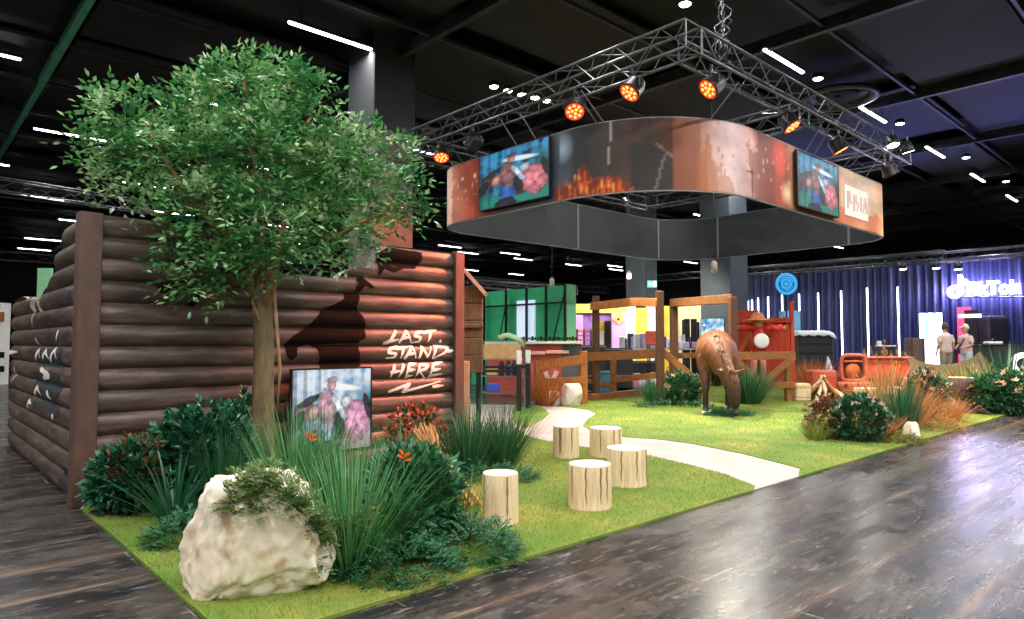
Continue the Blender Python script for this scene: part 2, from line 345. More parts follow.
def log_mat():
    m, n, b, o = nodes('log_print'); L = n.links; g = n.nodes.new('ShaderNodeNewGeometry')
    def nz(s, st_, det=6):
        mp = n.nodes.new('ShaderNodeMapping'); mp.inputs['Scale'].default_value = st_; L.new(g.outputs['Position'], mp.inputs[0]); k = n.nodes.new('ShaderNodeTexNoise'); k.inputs['Scale'].default_value = s; k.inputs['Detail'].default_value = det; k.inputs['Roughness'].default_value = .6; L.new(mp.outputs[0], k.inputs['Vector']); return k.outputs['Fac']
    r = n.nodes.new('ShaderNodeValToRGB'); e = r.color_ramp.elements; e[0].position = .3; e[0].color = hx('#43372f'); e[1].position = .75; e[1].color = hx('#86736a'); x = e.new(.52); x.color = hx('#5e4c43')
    L.new(nz(2.2, (1, 1, 7)), r.inputs[0])
    r2 = n.nodes.new('ShaderNodeValToRGB'); r2.color_ramp.elements[0].position = .38; r2.color_ramp.elements[0].color = (.5, .45, .45, 1); r2.color_ramp.elements[1].position = .6; r2.color_ramp.elements[1].color = (1, 1, 1, 1); L.new(nz(1.1, (1, 1, 2.5), 3), r2.inputs[0])
    x = n.nodes.new('ShaderNodeMix'); x.data_type = 'RGBA'; x.blend_type = 'MULTIPLY'; x.inputs[0].default_value = 1; L.new(r.outputs[0], x.inputs[6]); L.new(r2.outputs[0], x.inputs[7])
    L.new(x.outputs[2], b.inputs['Base Color']); b.inputs['Roughness'].default_value = .42; b.inputs['Specular IOR Level'].default_value = .45
    bp = n.nodes.new('ShaderNodeBump'); bp.inputs['Strength'].default_value = .25; bp.inputs['Distance'].default_value = .01; L.new(nz(5, (1, 1, 8)), bp.inputs['Height']); L.new(bp.outputs[0], b.inputs['Normal'])
    return m
m_log = log_mat(); m_post = M('brown_post', '#4c362c', '#5c4235', 4, .55, stretch=(3, 3, 1))
m_paintd = M('dark_print', '#0e0705', '#170b07', 9, .8, spec=.1); m_paintw = M('white_paint_stroke', '#e3cfc0', '#f0e4da', 12, .5); m_paintd2 = M('blue_dark_paint', '#0d171c', '#142127', 9, .7)
LW = thing('log_cabin_wall', 'broken topped brown log cabin wall behind the tree', 'log wall', (1.3, 7.3, 0))
FPN = logpanel(1.36, 5.60, front_top, FH, lambda a, z: (a, 7.45, z)).obj('front_panel', m_log, LW, True)
SPN = logpanel(7.33, 12.25, side_top, SH, lambda a, z: (1.48, a, z)).obj('side_panel', m_log, LW, True)
b = MB(); b.bbox((1.325, 7.285, 1.35), (.19, .19, 2.70), 0, .008); b.obj('corner_post', m_post, LW)
b = MB(); b.bbox((5.64, 7.32, 1.36), (.15, .26, 2.72), 0, .008); b.obj('end_post', m_post, LW)
def decal(polys, host, mat, name, parent, label=None):
    bm = bmesh.new()
    for poly in polys:
        vs = [bm.verts.new((p[0], p[1], 0)) for p in poly]; es = [bm.edges.new((vs[i], vs[(i + 1) % len(vs)])) for i in range(len(vs))]
        bmesh.ops.triangle_fill(bm, use_beauty=True, edges=es)
    zs = [v.co.y for v in bm.verts]; z = min(zs)
    while z < max(zs):
        z += PIT / 8; bmesh.ops.bisect_plane(bm, geom=bm.verts[:] + bm.edges[:] + bm.faces[:], plane_co=(0, z, 0), plane_no=(0, 1, 0))
    mb = MB(); bm.verts.index_update(); mb.add([host(v.co.x, v.co.y) for v in bm.verts], [tuple(v.index for v in f.verts) for f in bm.faces]); bm.free()
    o = mb.obj(name, mat, parent, True)
    if label: o['label'] = label
    return o
def strokes(lines, w, host, mat, name, parent):
    mb = MB()
    for pts in lines:
        q = []
        for i in range(len(pts) - 1):
            a, b_ = V(pts[i]), V(pts[i + 1]); n = max(1, int((b_ - a).length / .012))
            q += [a.lerp(b_, k / n) for k in range(n)]
        q.append(V(pts[-1])); vs = []
        for i, p in enumerate(q):
            d = (q[min(i + 1, len(q) - 1)] - q[max(0, i - 1)]).normalized(); nn = V((-d.y, d.x)); t = i / max(1, len(q) - 1); ww = w * (.75 + .5 * math.sin(math.pi * min(1, t * 1.1 + .08)) - .35 * t) * (1 + .25 * noise.noise(V((p.x * 30, p.y * 30, 1))))
            for k in (-1, -.33, .33, 1): r = p + nn * ww * .5 * k; vs.append(host(r.x, r.y))
        mb.add(vs, [(4 * i + j, 4 * i + j + 1, 4 * i + j + 5, 4 * i + j + 4) for i in range(len(q) - 1) for j in range(3)])
    return mb.obj(name, mat, parent, True)
def uz(x, y): p = PV(x, y, 7.25); return (p.x, p.z)
cr2 = lambda x, y: uz(270 + x / 3.87, 230 + y / 3.87)
cr3 = lambda x, y: uz(370 + x / 3.87, 300 + y / 3.87)
rider = [(335, 186), (358, 180), (380, 200), (406, 222), (390, 228), (368, 216), (352, 236), (347, 265), (335, 298), (360, 335), (372, 370), (368, 420), (346, 430), (346, 470), (352, 526), (300, 540), (195, 532), (192, 500), (185, 462), (150, 442), (108, 455), (102, 490), (84, 506), (64, 490), (58, 440), (90, 408), (140, 378), (178, 340), (200, 310), (250, 286), (284, 268), (292, 244), (330, 236)]
decal([[cr2(*p) for p in rider]], front_host(.004), m_paintd, 'printed_rider', FPN, 'dark printed silhouette of a rider')
decal([[cr2(*p) for p in ((424, 84), (460, 66), (586, 86), (590, 112), (562, 150), (522, 148), (480, 164), (442, 150), (422, 180), (416, 120))]], front_host(.004), m_paintd, 'printed_patch', FPN, 'dark ragged printed patch')
cr1 = lambda x, y: uz(70 + x / 3.87, 200 + y / 3.87)
decal([[cr1(*p) for p in q] for q in (((338, 330), (362, 326), (392, 342), (372, 362), (345, 358)), ((495, 350), (512, 358), (482, 412), (452, 404)))], front_host(.004), m_paintd, 'printed_patch', FPN, 'small dark printed blots')
T = [[(103, 117), (80, 152), (58, 168)], [(52, 169), (80, 160), (112, 152)], [(112, 166), (142, 118), (158, 163)], [(122, 147), (156, 144)], [(207, 122), (178, 128), (172, 139), (196, 146), (190, 160), (160, 166)], [(205, 127), (264, 115)], [(236, 121), (224, 163)], [(268, 157), (276, 163)],
     [(112, 179), (76, 190), (70, 203), (101, 208), (92, 222), (60, 226)], [(95, 189), (162, 178)], [(130, 184), (118, 226)], [(132, 228), (165, 180), (178, 226)], [(143, 209), (177, 206)], [(190, 226), (202, 180), (222, 221), (240, 177)], [(257, 180), (241, 226)], [(248, 178), (304, 183), (288, 203), (243, 227)], [(296, 198), (326, 194)],
     [(96, 249), (80, 300)], [(131, 247), (112, 301)], [(77, 281), (126, 272)], [(152, 249), (138, 299)], [(150, 250), (182, 245)], [(145, 273), (174, 268)], [(137, 299), (168, 292)], [(194, 247), (178, 301)], [(190, 250), (224, 251), (214, 266), (188, 275), (216, 302)], [(246, 247), (230, 296)], [(245, 248), (285, 239)], [(240, 271), (272, 266)], [(229, 296), (280, 285)],
     [(70, 356), (152, 324), (126, 356), (272, 314)], [(240, 335), (282, 330)]]
strokes([[cr3(*p) for p in l] for l in T], .038, front_host(.007), m_paintw, 'painted_lettering', FPN)
vz = lambda x, y: (lambda p: (p.y, p.z))(PU(x, y, 1.29))
sc2 = lambda x, y: vz(x / 6.88, 290 + y / 6.88); sc3 = lambda x, y: vz(x / 6.88, 360 + y / 6.88)
decal([[sc2(*p) for p in ((245, 405), (420, 400), (425, 540), (250, 520))], [sc3(*p) for p in ((235, 85), (300, 60), (420, 95), (420, 215), (370, 290), (240, 240))], [sc3(*p) for p in ((245, 290), (380, 280), (412, 390), (300, 330), (235, 320))], [sc2(*p) for p in ((445, 5), (490, 2), (495, 60), (450, 65))]], side_host(.004), m_paintd2, 'spray_patch', SPN, 'dark blue sprayed patches')
decal([[vz(x, y) for x, y in ((62, 466), (70, 468), (70.5, 505), (62, 497), (60, 480))]], side_host(.004), m_paintd2, 'spray_patch', SPN, 'dark blue sprayed patch at the foot')
strokes([[sc2(*p) for p in l] for l in ([(410, 275), (395, 350)], [(255, 340), (265, 380)], [(250, 470), (275, 410), (285, 470)], [(300, 470), (320, 420), (345, 470)], [(350, 495), (380, 405), (400, 470)], [(60, 430), (130, 425)])] +
        [[sc3(*p) for p in l] for l in ([(285, 60), (350, 110), (300, 130), (340, 75)], [(240, 240), (265, 185), (290, 240)], [(330, 215), (355, 270)], [(195, 335), (205, 280), (225, 300)], [(365, 395), (380, 380)], [(110, 50), (90, 160)])], .055, side_host(.007), m_paintw, 'painted_lettering', SPN)
# ------------------------------------------------------------------ pictures for screens
N3 = lambda x, y, z=0: noise.noise(V((x, y, z)))
def FR(x, y, z=0, o=4): return sum(N3(x * 2 ** i, y * 2 ** i, z + i) / 2 ** i for i in range(o))
def grid(mb_pts, nx, ny, P, paint):
    vs = []; cs = []
    for j in range(ny + 1):
        for i in range(nx + 1): a, t = i / nx, j / ny; vs.append(P(a, t)); cs.append(tuple(paint(a, t)) + (1,))
    fs = [(j * (nx + 1) + i, j * (nx + 1) + i + 1, (j + 1) * (nx + 1) + i + 1, (j + 1) * (nx + 1) + i) for j in range(ny) for i in range(nx)]
    m = MB(); m.add(vs, fs); m.col = cs; return m
def lerp(a, b, t): t = max(0, min(1, t)); return tuple(a[i] + (b[i] - a[i]) * t for i in range(3))
def H3(h): return hx(h)[:3]
def ell(a, t, cx, cy, rx, ry, rot=0):
    x, y = a - cx, t - cy; c, s = math.cos(rot), math.sin(rot); x, y = (c * x + s * y) / rx, (-s * x + c * y) / ry; return 1 - math.sqrt(x * x + y * y)
def rider_pic(pal):
    P = {k: H3(v) for k, v in pal.items()}
    def f(a, t):
        n1 = noise.noise(V((a * 14, t * 2, 1))); n2 = noise.noise(V((a * 25, t * 25, 5)))
        c = lerp(P['bg'], P['bg2'], .42 + n1 * 1.1 + FR(a * 6, t * 9, 6) * .8 + (t - .6) * .6)
        if t < .3 + .1 * n1: c = lerp(c, P['grass'], (.36 - t) * 4)
        if a > .7: c = lerp(c, P['hill'], (a - .7) * 5 * max(0, 1 - abs(t - .55) * 3))
        e = ell(a, t, .6, .78, .3, .05, -.12)  # white glare on the screen, painted into the picture
        if e > 0: c = lerp(c, P['glow'], e * 2.5)
        if a < .36 and N3(a * 16, 2, 3) > .05: c = lerp(c, P['dark'], .45)
        for cx, cy, rx, ry, rot, col in ((.15, .5, .15, .13, .75, 'horse'), (.07, .38, .06, .15, -.45, 'dark'), (.2, .62, .15, .05, .5, 'dark'), (.27, .48, .08, .12, -.5, 'skin'), (.62, .3, .16, .17, 0, 'horse'), (.8, .36, .2, .28, .1, 'rump'), (.97, .5, .05, .2, .3, 'dark'), (.58, .34, .07, .16, .2, 'dark'),
                                      (.43, .2, .13, .17, 0, 'jean'), (.4, .02, .16, .12, 0, 'dark'), (.43, .54, .115, .24, .05, 'shirt'), (.59, .52, .045, .2, .55, 'cloth'), (.67, .6, .07, .08, 0, 'cloth'), (.48, .8, .06, .075, 0, 'skin'), (.49, .87, .07, .04, .1, 'hat')):
            e = ell(a, t, cx, cy, rx, ry, rot) + n2 * .1
            e += .16 * FR(a * 9, t * 9, 3)
            if e > 0: c = lerp(c, P[col], min(.95, e * 9)); tx = 1 + .9 * FR(a * 11 + cx * 7, t * 11, 5); c = tuple(max(0, x * tx * (.55 + .6 * min(1, e * 1.6))) for x in c)
        return c
    return f
pal_dark = dict(bg='#06203a', bg2='#3296c8', grass='#158a78', hill='#0e5a50', glow='#dff4ff', horse='#4a2526', rump='#d87a86', dark='#12121c', jean='#2f5fb0', shirt='#8a5a55', cloth='#b8c4d8', skin='#b07a68', hat='#5a4448')
pal_lite = dict(bg='#7fa9c8', bg2='#e4f0fa', grass='#c9a9b8', hill='#2f7f9a', glow='#ffffff', horse='#8d6470', rump='#e6a2c4', dark='#2b2738', jean='#b8c6e4', shirt='#c79aa8', cloth='#dfe6f2', skin='#caa0a0', hat='#b59aa4')
m_scr = VC('screen_picture', .62, .4)
def screen(name, label, c, ex, ey, en, w, h, pal, parent_loc, th=.05):
    """flat screen, centre c, ex right, ey up, en outward"""
    t = thing(name, label, 'screen', parent_loc)
    R = Matrix((ex, ey, en)).transposed()
    b = MB()
    for s in (-1, 1):
        b.box(c + ex * s * (w / 2 + .008) + en * 0, (.018, h + .034, th), R=R); b.box(c + ey * s * (h / 2 + .008), (w, .018, th), R=R)
    b.obj('bezel', m_black, t)
    b = MB(); b.box(c - en * .012, (w, h, th - .03), R=R); b.obj('back_cover', m_black, t)
    g = grid(None, 150, 84, lambda a, q: c + ex * (a - .5) * w + ey * (q - .5) * h + en * (th / 2 - .008), rider_pic(pal)); g.obj('picture', m_scr, t)
    b = MB(); b.box(c - en * (th / 2 + .03), (w * .4, h * .4, .06), R=R); b.obj('wall_mount', m_black, t)
    return t
X, Y = V((1, 0, 0)), V((0, 1, 0))
screen('wall_screen', 'screen with pale pink horse picture low on the log wall', V((3.72, 7.09, .73)), X, UP, -Y, .97, .92, pal_lite, (3.72, 7.1, 0))
# ------------------------------------------------------------------ hanging banner ring
U0, U1, V0, V1, RR, RS, ZB, ZT = 8.76, 18.25, 5.85, 12.32, 2.3, 1.1, 4.03, 5.26
def ringpath(off=0):
    pts = []
    def arc(cx, cy, r, a0, a1, n=24):
        for i in range(n + 1): a = a0 + (a1 - a0) * i / n; pts.append((cx + (r + off) * math.cos(a), cy + (r + off) * math.sin(a)))
    def line(p, q, n):
        for i in range(1, n): pts.append((p[0] + (q[0] - p[0]) * i / n, p[1] + (q[1] - p[1]) * i / n))
    pi = math.pi
    arc(U0 + RS, V1 - RS, RS, pi / 2, pi, 40); line((U0 - off, V1 - RS), (U0 - off, V0 + RR), 70)
    arc(U0 + RR, V0 + RR, RR, pi, 1.5 * pi, 90); line((U0 + RR, V0 - off), (U1 - RS, V0 - off), 130)
    arc(U1 - RS, V0 + RS, RS, 1.5 * pi, 2 * pi); line((U1 + off, V0 + RS), (U1 + off, V1 - 1.6), 20)
    arc(U1 - 1.6, V1 - 1.6, 1.6, 0, pi / 2); line((U1 - 1.6, V1 + off), (U0 + RS, V1 + off), 30)
    return pts
OUT = ringpath(.03); INN = ringpath(-.03); NP = len(OUT)
bandX = [proj((p[0], p[1], 4.65)) for p in OUT]
keys = [(440, '#e8b9a2'), (452, '#d98f72'), (470, '#b9583c'), (484, '#a44a33'), (500, '#5a4a4c'), (553, '#4a5560'), (560, '#66717c'), (575, '#3f4245'), (600, '#4a403c'), (625, '#54423c'), (650, '#4c3730'), (672, '#6a4334'), (684, '#a06247'), (705, '#c08a76'), (715, '#dcb6ae'), (735, '#e6c6c2'), (752, '#d9a698'), (760, '#99553f'), (772, '#a5452f'), (780, '#c2452b'), (786, '#b0503c'), (793, '#c89070'), (800, '#8a4a35'), (838, '#b7704f'), (842, '#e0b08e'), (860, '#ecd0b4'), (875, '#ecc7a4'), (884, '#d39a78')]
KC = [(x, H3(c)) for x, c in keys]
def band_col(x, t):
    x = max(441, min(883, x))
    for i in range(len(KC) - 1):
        if KC[i][0] <= x <= KC[i + 1][0]: c = lerp(KC[i][1], KC[i + 1][1], (x - KC[i][0]) / (KC[i + 1][0] - KC[i][0])); break
    n = FR(x * .06, t * 3, 2)
    c = tuple(max(0, v * (1 + .35 * n)) * (.62 if max(c) < .45 else .85) for v in c)
    if x < 484:                                   # pale flecks
        f = N3(x * .35, t * 9, 7)
        if f > .38 and .3 < t < .8: c = lerp(c, H3('#f3ddcf'), (f - .3) * 3)
        e = 452 + 4 * FR(t * 2.5, 1, 3)
        if x < e: c = lerp(c, H3('#f0c9b4'), .8)
    if 555 < x < 645:                             # burning grass along the bottom edge
        fh = .22 + .16 * abs(FR(x * .22, 3, 1)) + .22 * math.exp(-((x - 583) / 6) ** 2) - max(0, (x - 615) / 120)
        if t < fh:
            k = FR(x * .5, t * 4, 9); c = lerp(c, H3('#c2541f') if k > 0 else H3('#7a3215'), min(1, (fh - t) * 6 + .25)); 
            if k > .45: c = lerp(c, H3('#ef9a4a'), .8)
    if 560 < x < 578 and t > .45: c = lerp(c, H3('#a9bdd0'), .8 * max(0, ell(x, t, 562, .75, 12, .26)))  # bluish white lamp glare painted into the print
    if 606 < x < 614 and abs(x - (609 + 4 * (t - .5))) < 1.0 and t > .4: c = lerp(c, H3('#b0a49f'), .6)
    if 632 < x < 672:                             # dark cabin with a pitched roof
        if t < .50 + (.14 if x < 650 else .14 - (x - 650) * .008): c = lerp(c, H3('#252926'), .75)
        if abs(t - (.66 - (x - 655) * .012)) < .02 and x > 655: c = lerp(c, H3('#8a7a70'), .7)
        if abs((x - 660) - (t - .25) * 20) < 1.5 and t < .5: c = lerp(c, H3('#6f625c'), .8)
    tr = .35 * FR(x * .16, t * 2.6, 4)
    if 672 < x < 700 and t < .97 + tr * .4: c = lerp(c, H3('#8a4e35'), .7 + tr * .5)
    if 698 < x < 718 and t < .72 - abs(x - 706) * .045 + tr: c = lerp(c, H3('#a8643f'), .75)
    if 708 < x < 735 and t < .5 - (x - 708) * .012 + tr * .8: c = lerp(c, H3('#b98268'), .7)
    if 716 < x < 755 and t > .35:
        if N3(x * .5, t * 11, 12) > .52: c = lerp(c, H3('#9a6a5c'), .7)
    if 745 < x < 790:
        if t < .78 + tr and x < 764 and x > 748 - 10 * t + 6: c = lerp(c, H3('#8a4a36'), .7)
        if N3(x * .4, t * 9, 22) > .42 and t > .25: c = lerp(c, H3('#e9b19a'), .6)
        if ell(x, t, 780, .75, 8, .3) > 0: c = lerp(c, H3('#e2452a'), .8 * ell(x, t, 780, .75, 8, .3) + .2)
        if ell(x, t, 787, .22, 7, .2) > 0: c = lerp(c, H3('#eed0a0'), ell(x, t, 787, .22, 7, .2))
        if abs(x - 752) < .8 and t < .42: c = lerp(c, H3('#4a2a22'), .9)
        if abs(t - .36) < .012 and 746 < x < 755: c = lerp(c, H3('#4a2a22'), .9)
    if x > 838 and t < .3 + .15 * FR(x * .1, 5, 5): c = lerp(c, H3('#d2673f'), .75)
    return c
def bandgrid(path, j, paint):
    m = MB(); vs = []; cs = []
    for i in range(NP + 1):
        p = path[i % NP]; x = bandX[i % NP]
        for k in range(j + 1):
            t = k / j; vs.append((p[0], p[1], ZB + (ZT - ZB) * t)); cs.append(tuple(max(0, min(1, v)) for v in paint(i, x, t)) + (1,))
    m.add(vs, [(i * (j + 1) + k, (i + 1) * (j + 1) + k, (i + 1) * (j + 1) + k + 1, i * (j + 1) + k + 1) for i in range(NP) for k in range(j)]); m.col = cs; return m
RG = thing('hanging_banner_ring', 'large rounded printed banner ring hanging above the lawn', 'hanging banner', ((U0 + U1) / 2, (V0 + V1) / 2, ZB))
m_band = VC('banner_print', 0, .45)
bandgrid(OUT, 44, lambda i, x, t: band_col(x, t)).obj('printed_fabric', m_band, RG, True)
PF = [o for o in RG.children if o.name.startswith('printed_fabric')][0]
m_liner = M('grey_liner', '#2f3336', '#3a3e41', 1.2, .6)
b = MB(); b.add([(p[0], p[1], z) for p in INN for z in (ZB, ZT)], [(2 * i, 2 * i + 1, (2 * i + 3) % (2 * NP), (2 * i + 2) % (2 * NP)) for i in range(NP)]); lo_ = b.obj('inner_liner', m_liner, RG, True)
m_hem = M('pale_hem', '#7d7b78', '#8b8986', 8, .4)
for z in (ZB, ZT):
    b = MB(); b.add([(p[0], p[1], z + dz) for i in range(NP) for p, dz in ((OUT[i], -.012), (OUT[i], .012), (INN[i], .012), (INN[i], -.012))],
                    [(4 * i + k, (4 * i + 4) % (4 * NP) + k, (4 * i + 4) % (4 * NP) + (k + 1) % 4, 4 * i + (k + 1) % 4) for i in range(NP) for k in range(4)]); b.obj('hem_rail', m_hem, RG)
def seam(i):
    p, q = V((*INN[i], 0)), V((*INN[(i + 1) % NP], 0)); d = (q - p).normalized(); n = V((-d.y, d.x, 0)); b = MB(); b.box((p.x, p.y, (ZB + ZT) / 2), (.05, .016, ZT - ZB), math.atan2(d.y, d.x)); b.obj('seam_strip', m_hem, RG)
for px in (580, 660, 717, 470, 846):
    best = None
    for i in range(NP):
        far = (INN[i][1] > V1 - 1.8 or INN[i][0] > U1 - 1.2)
        if far or px == 470:
            dd = abs(proj((INN[i][0], INN[i][1], ZB)) - px)
            if best is None or dd < best[0]: best = (dd, i)
    seam(best[1])
# white logo panel printed on the right of the ring
a, c_ = PV(844, 183, V0 - .04), PV(868, 222, V0 - .04)
b = MB(); z0, z1 = 4.24, 4.91; b.box(((a.x + c_.x) / 2, V0 - .04, (z0 + z1) / 2), (c_.x - a.x, .012, z1 - z0)); b.obj('logo_panel', M('logo_white', '#f2e8dd'), PF)
b = MB(); x0 = a.x; w_ = c_.x - a.x
m_logo = M('logo_red', '#a8432f')
for pts in ([(.1, .25), (.1, .8)], [(.18, .82), (.18, .5), (.3, .45)], [(.36, .2), (.36, .75)], [(.5, .75), (.45, .6), (.58, .45), (.5, .25)], [(.66, .25), (.66, .75)], [(.76, .25), (.84, .75), (.92, .25)]):
    for i in range(len(pts) - 1):
        p, q = V((x0 + w_ * pts[i][0], V0 - .05, z0 + (z1 - z0) * pts[i][1])), V((x0 + w_ * pts[i + 1][0], V0 - .05, z0 + (z1 - z0) * pts[i + 1][1])); b.bar(p, q, .008, .07, .003)
b.obj('logo_marks', M('logo_grey', '#d8b9aa'), PF)
screen('ring_screen', 'screen with rider picture on the left side of the hanging ring', V((U0 - .10, 9.42, 4.68)), -Y, UP, -X, 1.95, 1.08, pal_dark, (U0 - .1, 9.42, 4.1), .06)
screen('ring_screen', 'screen with rider picture near the right end of the hanging ring', V((13.58, V0 - .10, 4.64)), X, UP, -Y, 1.88, 1.05, pal_dark, (13.6, V0 - .1, 4.1), .06)
# ------------------------------------------------------------------ lighting truss
m_truss = M('truss_grey', '#505255', '#66686b', 12, .38, .75)
def truss(name, label, p, q, s=.40, z0=5.68, mat=None, group=None, bay=.42, cat='truss'):
    mat = mat or m_truss
    p, q = V((*p, z0)), V((*q, z0)); d = (q - p); l = d.length; d.normalize(); n = V((-d.y, d.x, 0)); t = thing(name, label, cat, (p + q) / 2, group)
    cor = [n * s / 2 * a + UP * (s * b2) for a, b2 in ((-1, 0), (1, 0), (1, 1), (-1, 1))]
    for c in cor: b = MB(); b.tube([p + c, q + c], .025, 8); b.obj('chord', mat, t, True)
    nb = max(2, int(l / bay))
    for i, j in ((0, 1), (1, 2), (2, 3), (3, 0)):
        b = MB()
        for k in range(nb):
            a0, a1 = p + d * (l * k / nb), p + d * (l * (k + 1) / nb)
            u_, w = (cor[i], cor[j]) if k % 2 == 0 else (cor[j], cor[i]); b.tube([a0 + u_, a1 + w], .011, 5)
        for k in (0, nb): a0 = p + d * (l * k / nb); b.tube([a0 + cor[i], a0 + cor[j]], .014, 5)
        b.obj('lattice', mat, t)
    return t
uL, uR, vN, vF = 8.35, 17.3, 5.45, 12.6
truss('lighting_truss', 'left beam of the truss frame over the hanging ring', (uL, vN - .2), (uL, vF - .2))
truss('lighting_truss', 'right front beam of the truss frame over the hanging ring', (uL + .22, vN), (uR + .22, vN))
truss('lighting_truss', 'far end beam of the truss frame, by the two white floodlights', (uR, vN + .22), (uR, vF - .22))
truss('lighting_truss', 'far back beam of the truss frame behind the hanging ring', (uL + .22, vF), (uR + .2, vF))
truss('lighting_truss', 'middle cross beam of the truss frame over the hanging ring', (12.85, vN + .22), (12.85, vF - .22))
p_ = at(-30, 190, 19); q_ = at(150, 207, 23)
truss('hall_truss', 'long thin truss crossing above the left log wall', (p_.x, p_.y), (q_.x, q_.y), .38, 5.9, bay=.5)
p_ = at(470, 290, 26); q_ = at(575, 296, 30)
truss('hall_truss', 'thin truss above the green wall', (p_.x, p_.y), (q_.x, q_.y), .3, 3.6, bay=.6)
p_ = at(740, 272, 33); q_ = at(990, 262, 23)
truss('stage_truss', 'dark truss with lamps above the blue stage curtain', (27.6, 14.5), (27.6, 2.5), .34, 4.35, bay=.45, mat=m_dark)
truss('hall_truss', 'far thin hall truss between the green wall and the exit sign', (14, 33), (40, 33), .4, 5.2, bay=1.0)
truss('hall_truss', 'farthest thin hall truss high behind the timber gateway', (20, 44), (50, 44), .4, 6.2, bay=1.2)
truss('hall_truss', 'thin hall truss deep behind the dark column right of the ring', (38, 10), (38, 40), .4, 5.6, bay=1.0)
truss('hall_truss', 'thin hall truss low in the distance left of the log wall', (-2, 40), (12, 40), .4, 5.4, bay=1.0)
# hoist chain and cable loops at the corner
hc = thing('hoist_chain', 'chain hoist with looped grey cables at the near truss corner', 'hoist', (9.6, 5.5, 6.0))
b = MB(); R_ = random.Random(3)
for k in range(26):
    z = 6.12 + k * .07; rot = (k % 2) * math.pi / 2; pts = [V((9.6 + .022 * math.cos(a) * math.cos(rot), 5.5 + .022 * math.cos(a) * math.sin(rot), z + .045 * math.sin(a))) for a in [i * math.pi / 4 for i in range(9)]]
    b.tube(pts, .009, 5)
b.obj('chain', m_alu, hc)
b = MB(); b.tube([(9.6, 5.5, 6.05), (9.6, 5.5, 6.35)], .07, 8); b.bbox((9.6, 5.5, 6.0), (.12, .12, .14)); b.obj('hook_block', m_dark, hc, True)
for s in range(4):
    b = MB(); pts = [V((9.6 + .12 * math.sin(k * .9 + s) * (1 if k < 14 else .5), 5.5 + .1 * math.cos(k * 1.1 + s * 2), 5.95 + k * .095)) for k in range(22)]; b.tube(pts, .011, 5); b.obj('cable', [m_alu, m_dark][s % 2], hc, True)
# ------------------------------------------------------------------ red par lights on the truss
m_can = M('par_body', '#1a1214', '#241a1a', 10, .4, .3)
m_lens = EM('par_lens_red', '#ff3010', 1.6); m_led = EM('par_led_warm', '#ff9c4a', 2.4)
def par(px, py, zc, on, label, aim, power=260, col=(1, .30, .10), ang=62):
    # the fitting hangs 0.32 m under the truss, its lens turned to `aim`
    u, v = on; p = V((u, v, 5.42)); d = (V(aim) - p).normalized(); t = thing('par_light', label, 'stage light', (u, v, 5.4), 'red stage lights on the truss')
    R = V((0, 0, 1)).rotation_difference(d).to_matrix()
    b = MB(); b.lathe([(.06, -.2), (.12, -.19), (.155, -.12), (.16, .05), (.178, .07), (.178, .10), (.158, .10), (.158, .085)], p, 20, R); can = b.obj('can', m_can, t, True)
    b = MB(); b.lathe([(.157, .08), (.157, .09)], p, 20, R); b.obj('lens', m_lens, can)
    b = MB()
    for r, n in ((.105, 8), (.04, 3)):
        for k in range(n): a = 2 * math.pi * k / n; b.lathe([(.027, .09), (.022, .1), (.004, .102)], p + R @ V((r * math.cos(a), r * math.sin(a), 0)), 8, R)
    b.obj('led_cluster', m_led, can)
    side = d.cross(UP).normalized(); b = MB(); b.tube([p + side * .18, p + side * .19 + UP * .13, p + UP * .22, p - side * .19 + UP * .13, p - side * .18], .012, 6); b.obj('yoke', m_black, t)
    b = MB(); b.tube([p + UP * .2, p + UP * .34], .022, 6); b.obj('clamp', m_dark, t)
    l = bpy.data.lights.new('par_beam', 'SPOT'); l.energy = power; l.color = col; l.spot_size = math.radians(ang); l.spot_blend = .8; l.shadow_soft_size = .1
    o = bpy.data.objects.new('par_beam', l); COL.objects.link(o); o.location = p + d * .13; o.rotation_euler = V((0, 0, -1)).rotation_difference(d).to_euler()
uf = lambda x: PV(x, 150, vN)[0]
PAR = 900
RED = (1, .17, .06)
par(0, 0, 0, (uL, 11.3), 'leftmost red stage light, at the far end of the left beam', (7.0, 9.6, 1.2), PAR * .7)
par(0, 0, 0, (uL, 10.25), 'second red stage light from the left, above the left screen', (7.9, 12.6, 3.6), PAR * .5, RED, 50)
par(0, 0, 0, (uL, 7.55), 'red stage light on the left beam, nearest to the left screen', (5.0, 4.6, .4), PAR * .3, (1, .3, .1), 44)
par(0, 0, 0, (uL, 6.35), 'red stage light on the left beam nearest to the truss corner', (5.5, 7.2, 1.9), PAR * 2.2, RED, 24)
par(0, 0, 0, (9.15, vN), 'red stage light under the hoist chain', (5.15, 7.2, 1.8), PAR * 3.6, RED, 26)
par(0, 0, 0, (11.75, vN), 'red stage light under the middle cross beam', (12.5, 2.0, 0), PAR * .4)
par(0, 0, 0, (13.9, vN), 'red stage light above the right screen', (15.6, 3.2, 0), PAR)
par(0, 0, 0, (16.75, vN), 'rightmost red stage light, beyond the logo panel', (19.5, 4.5, 0), PAR)
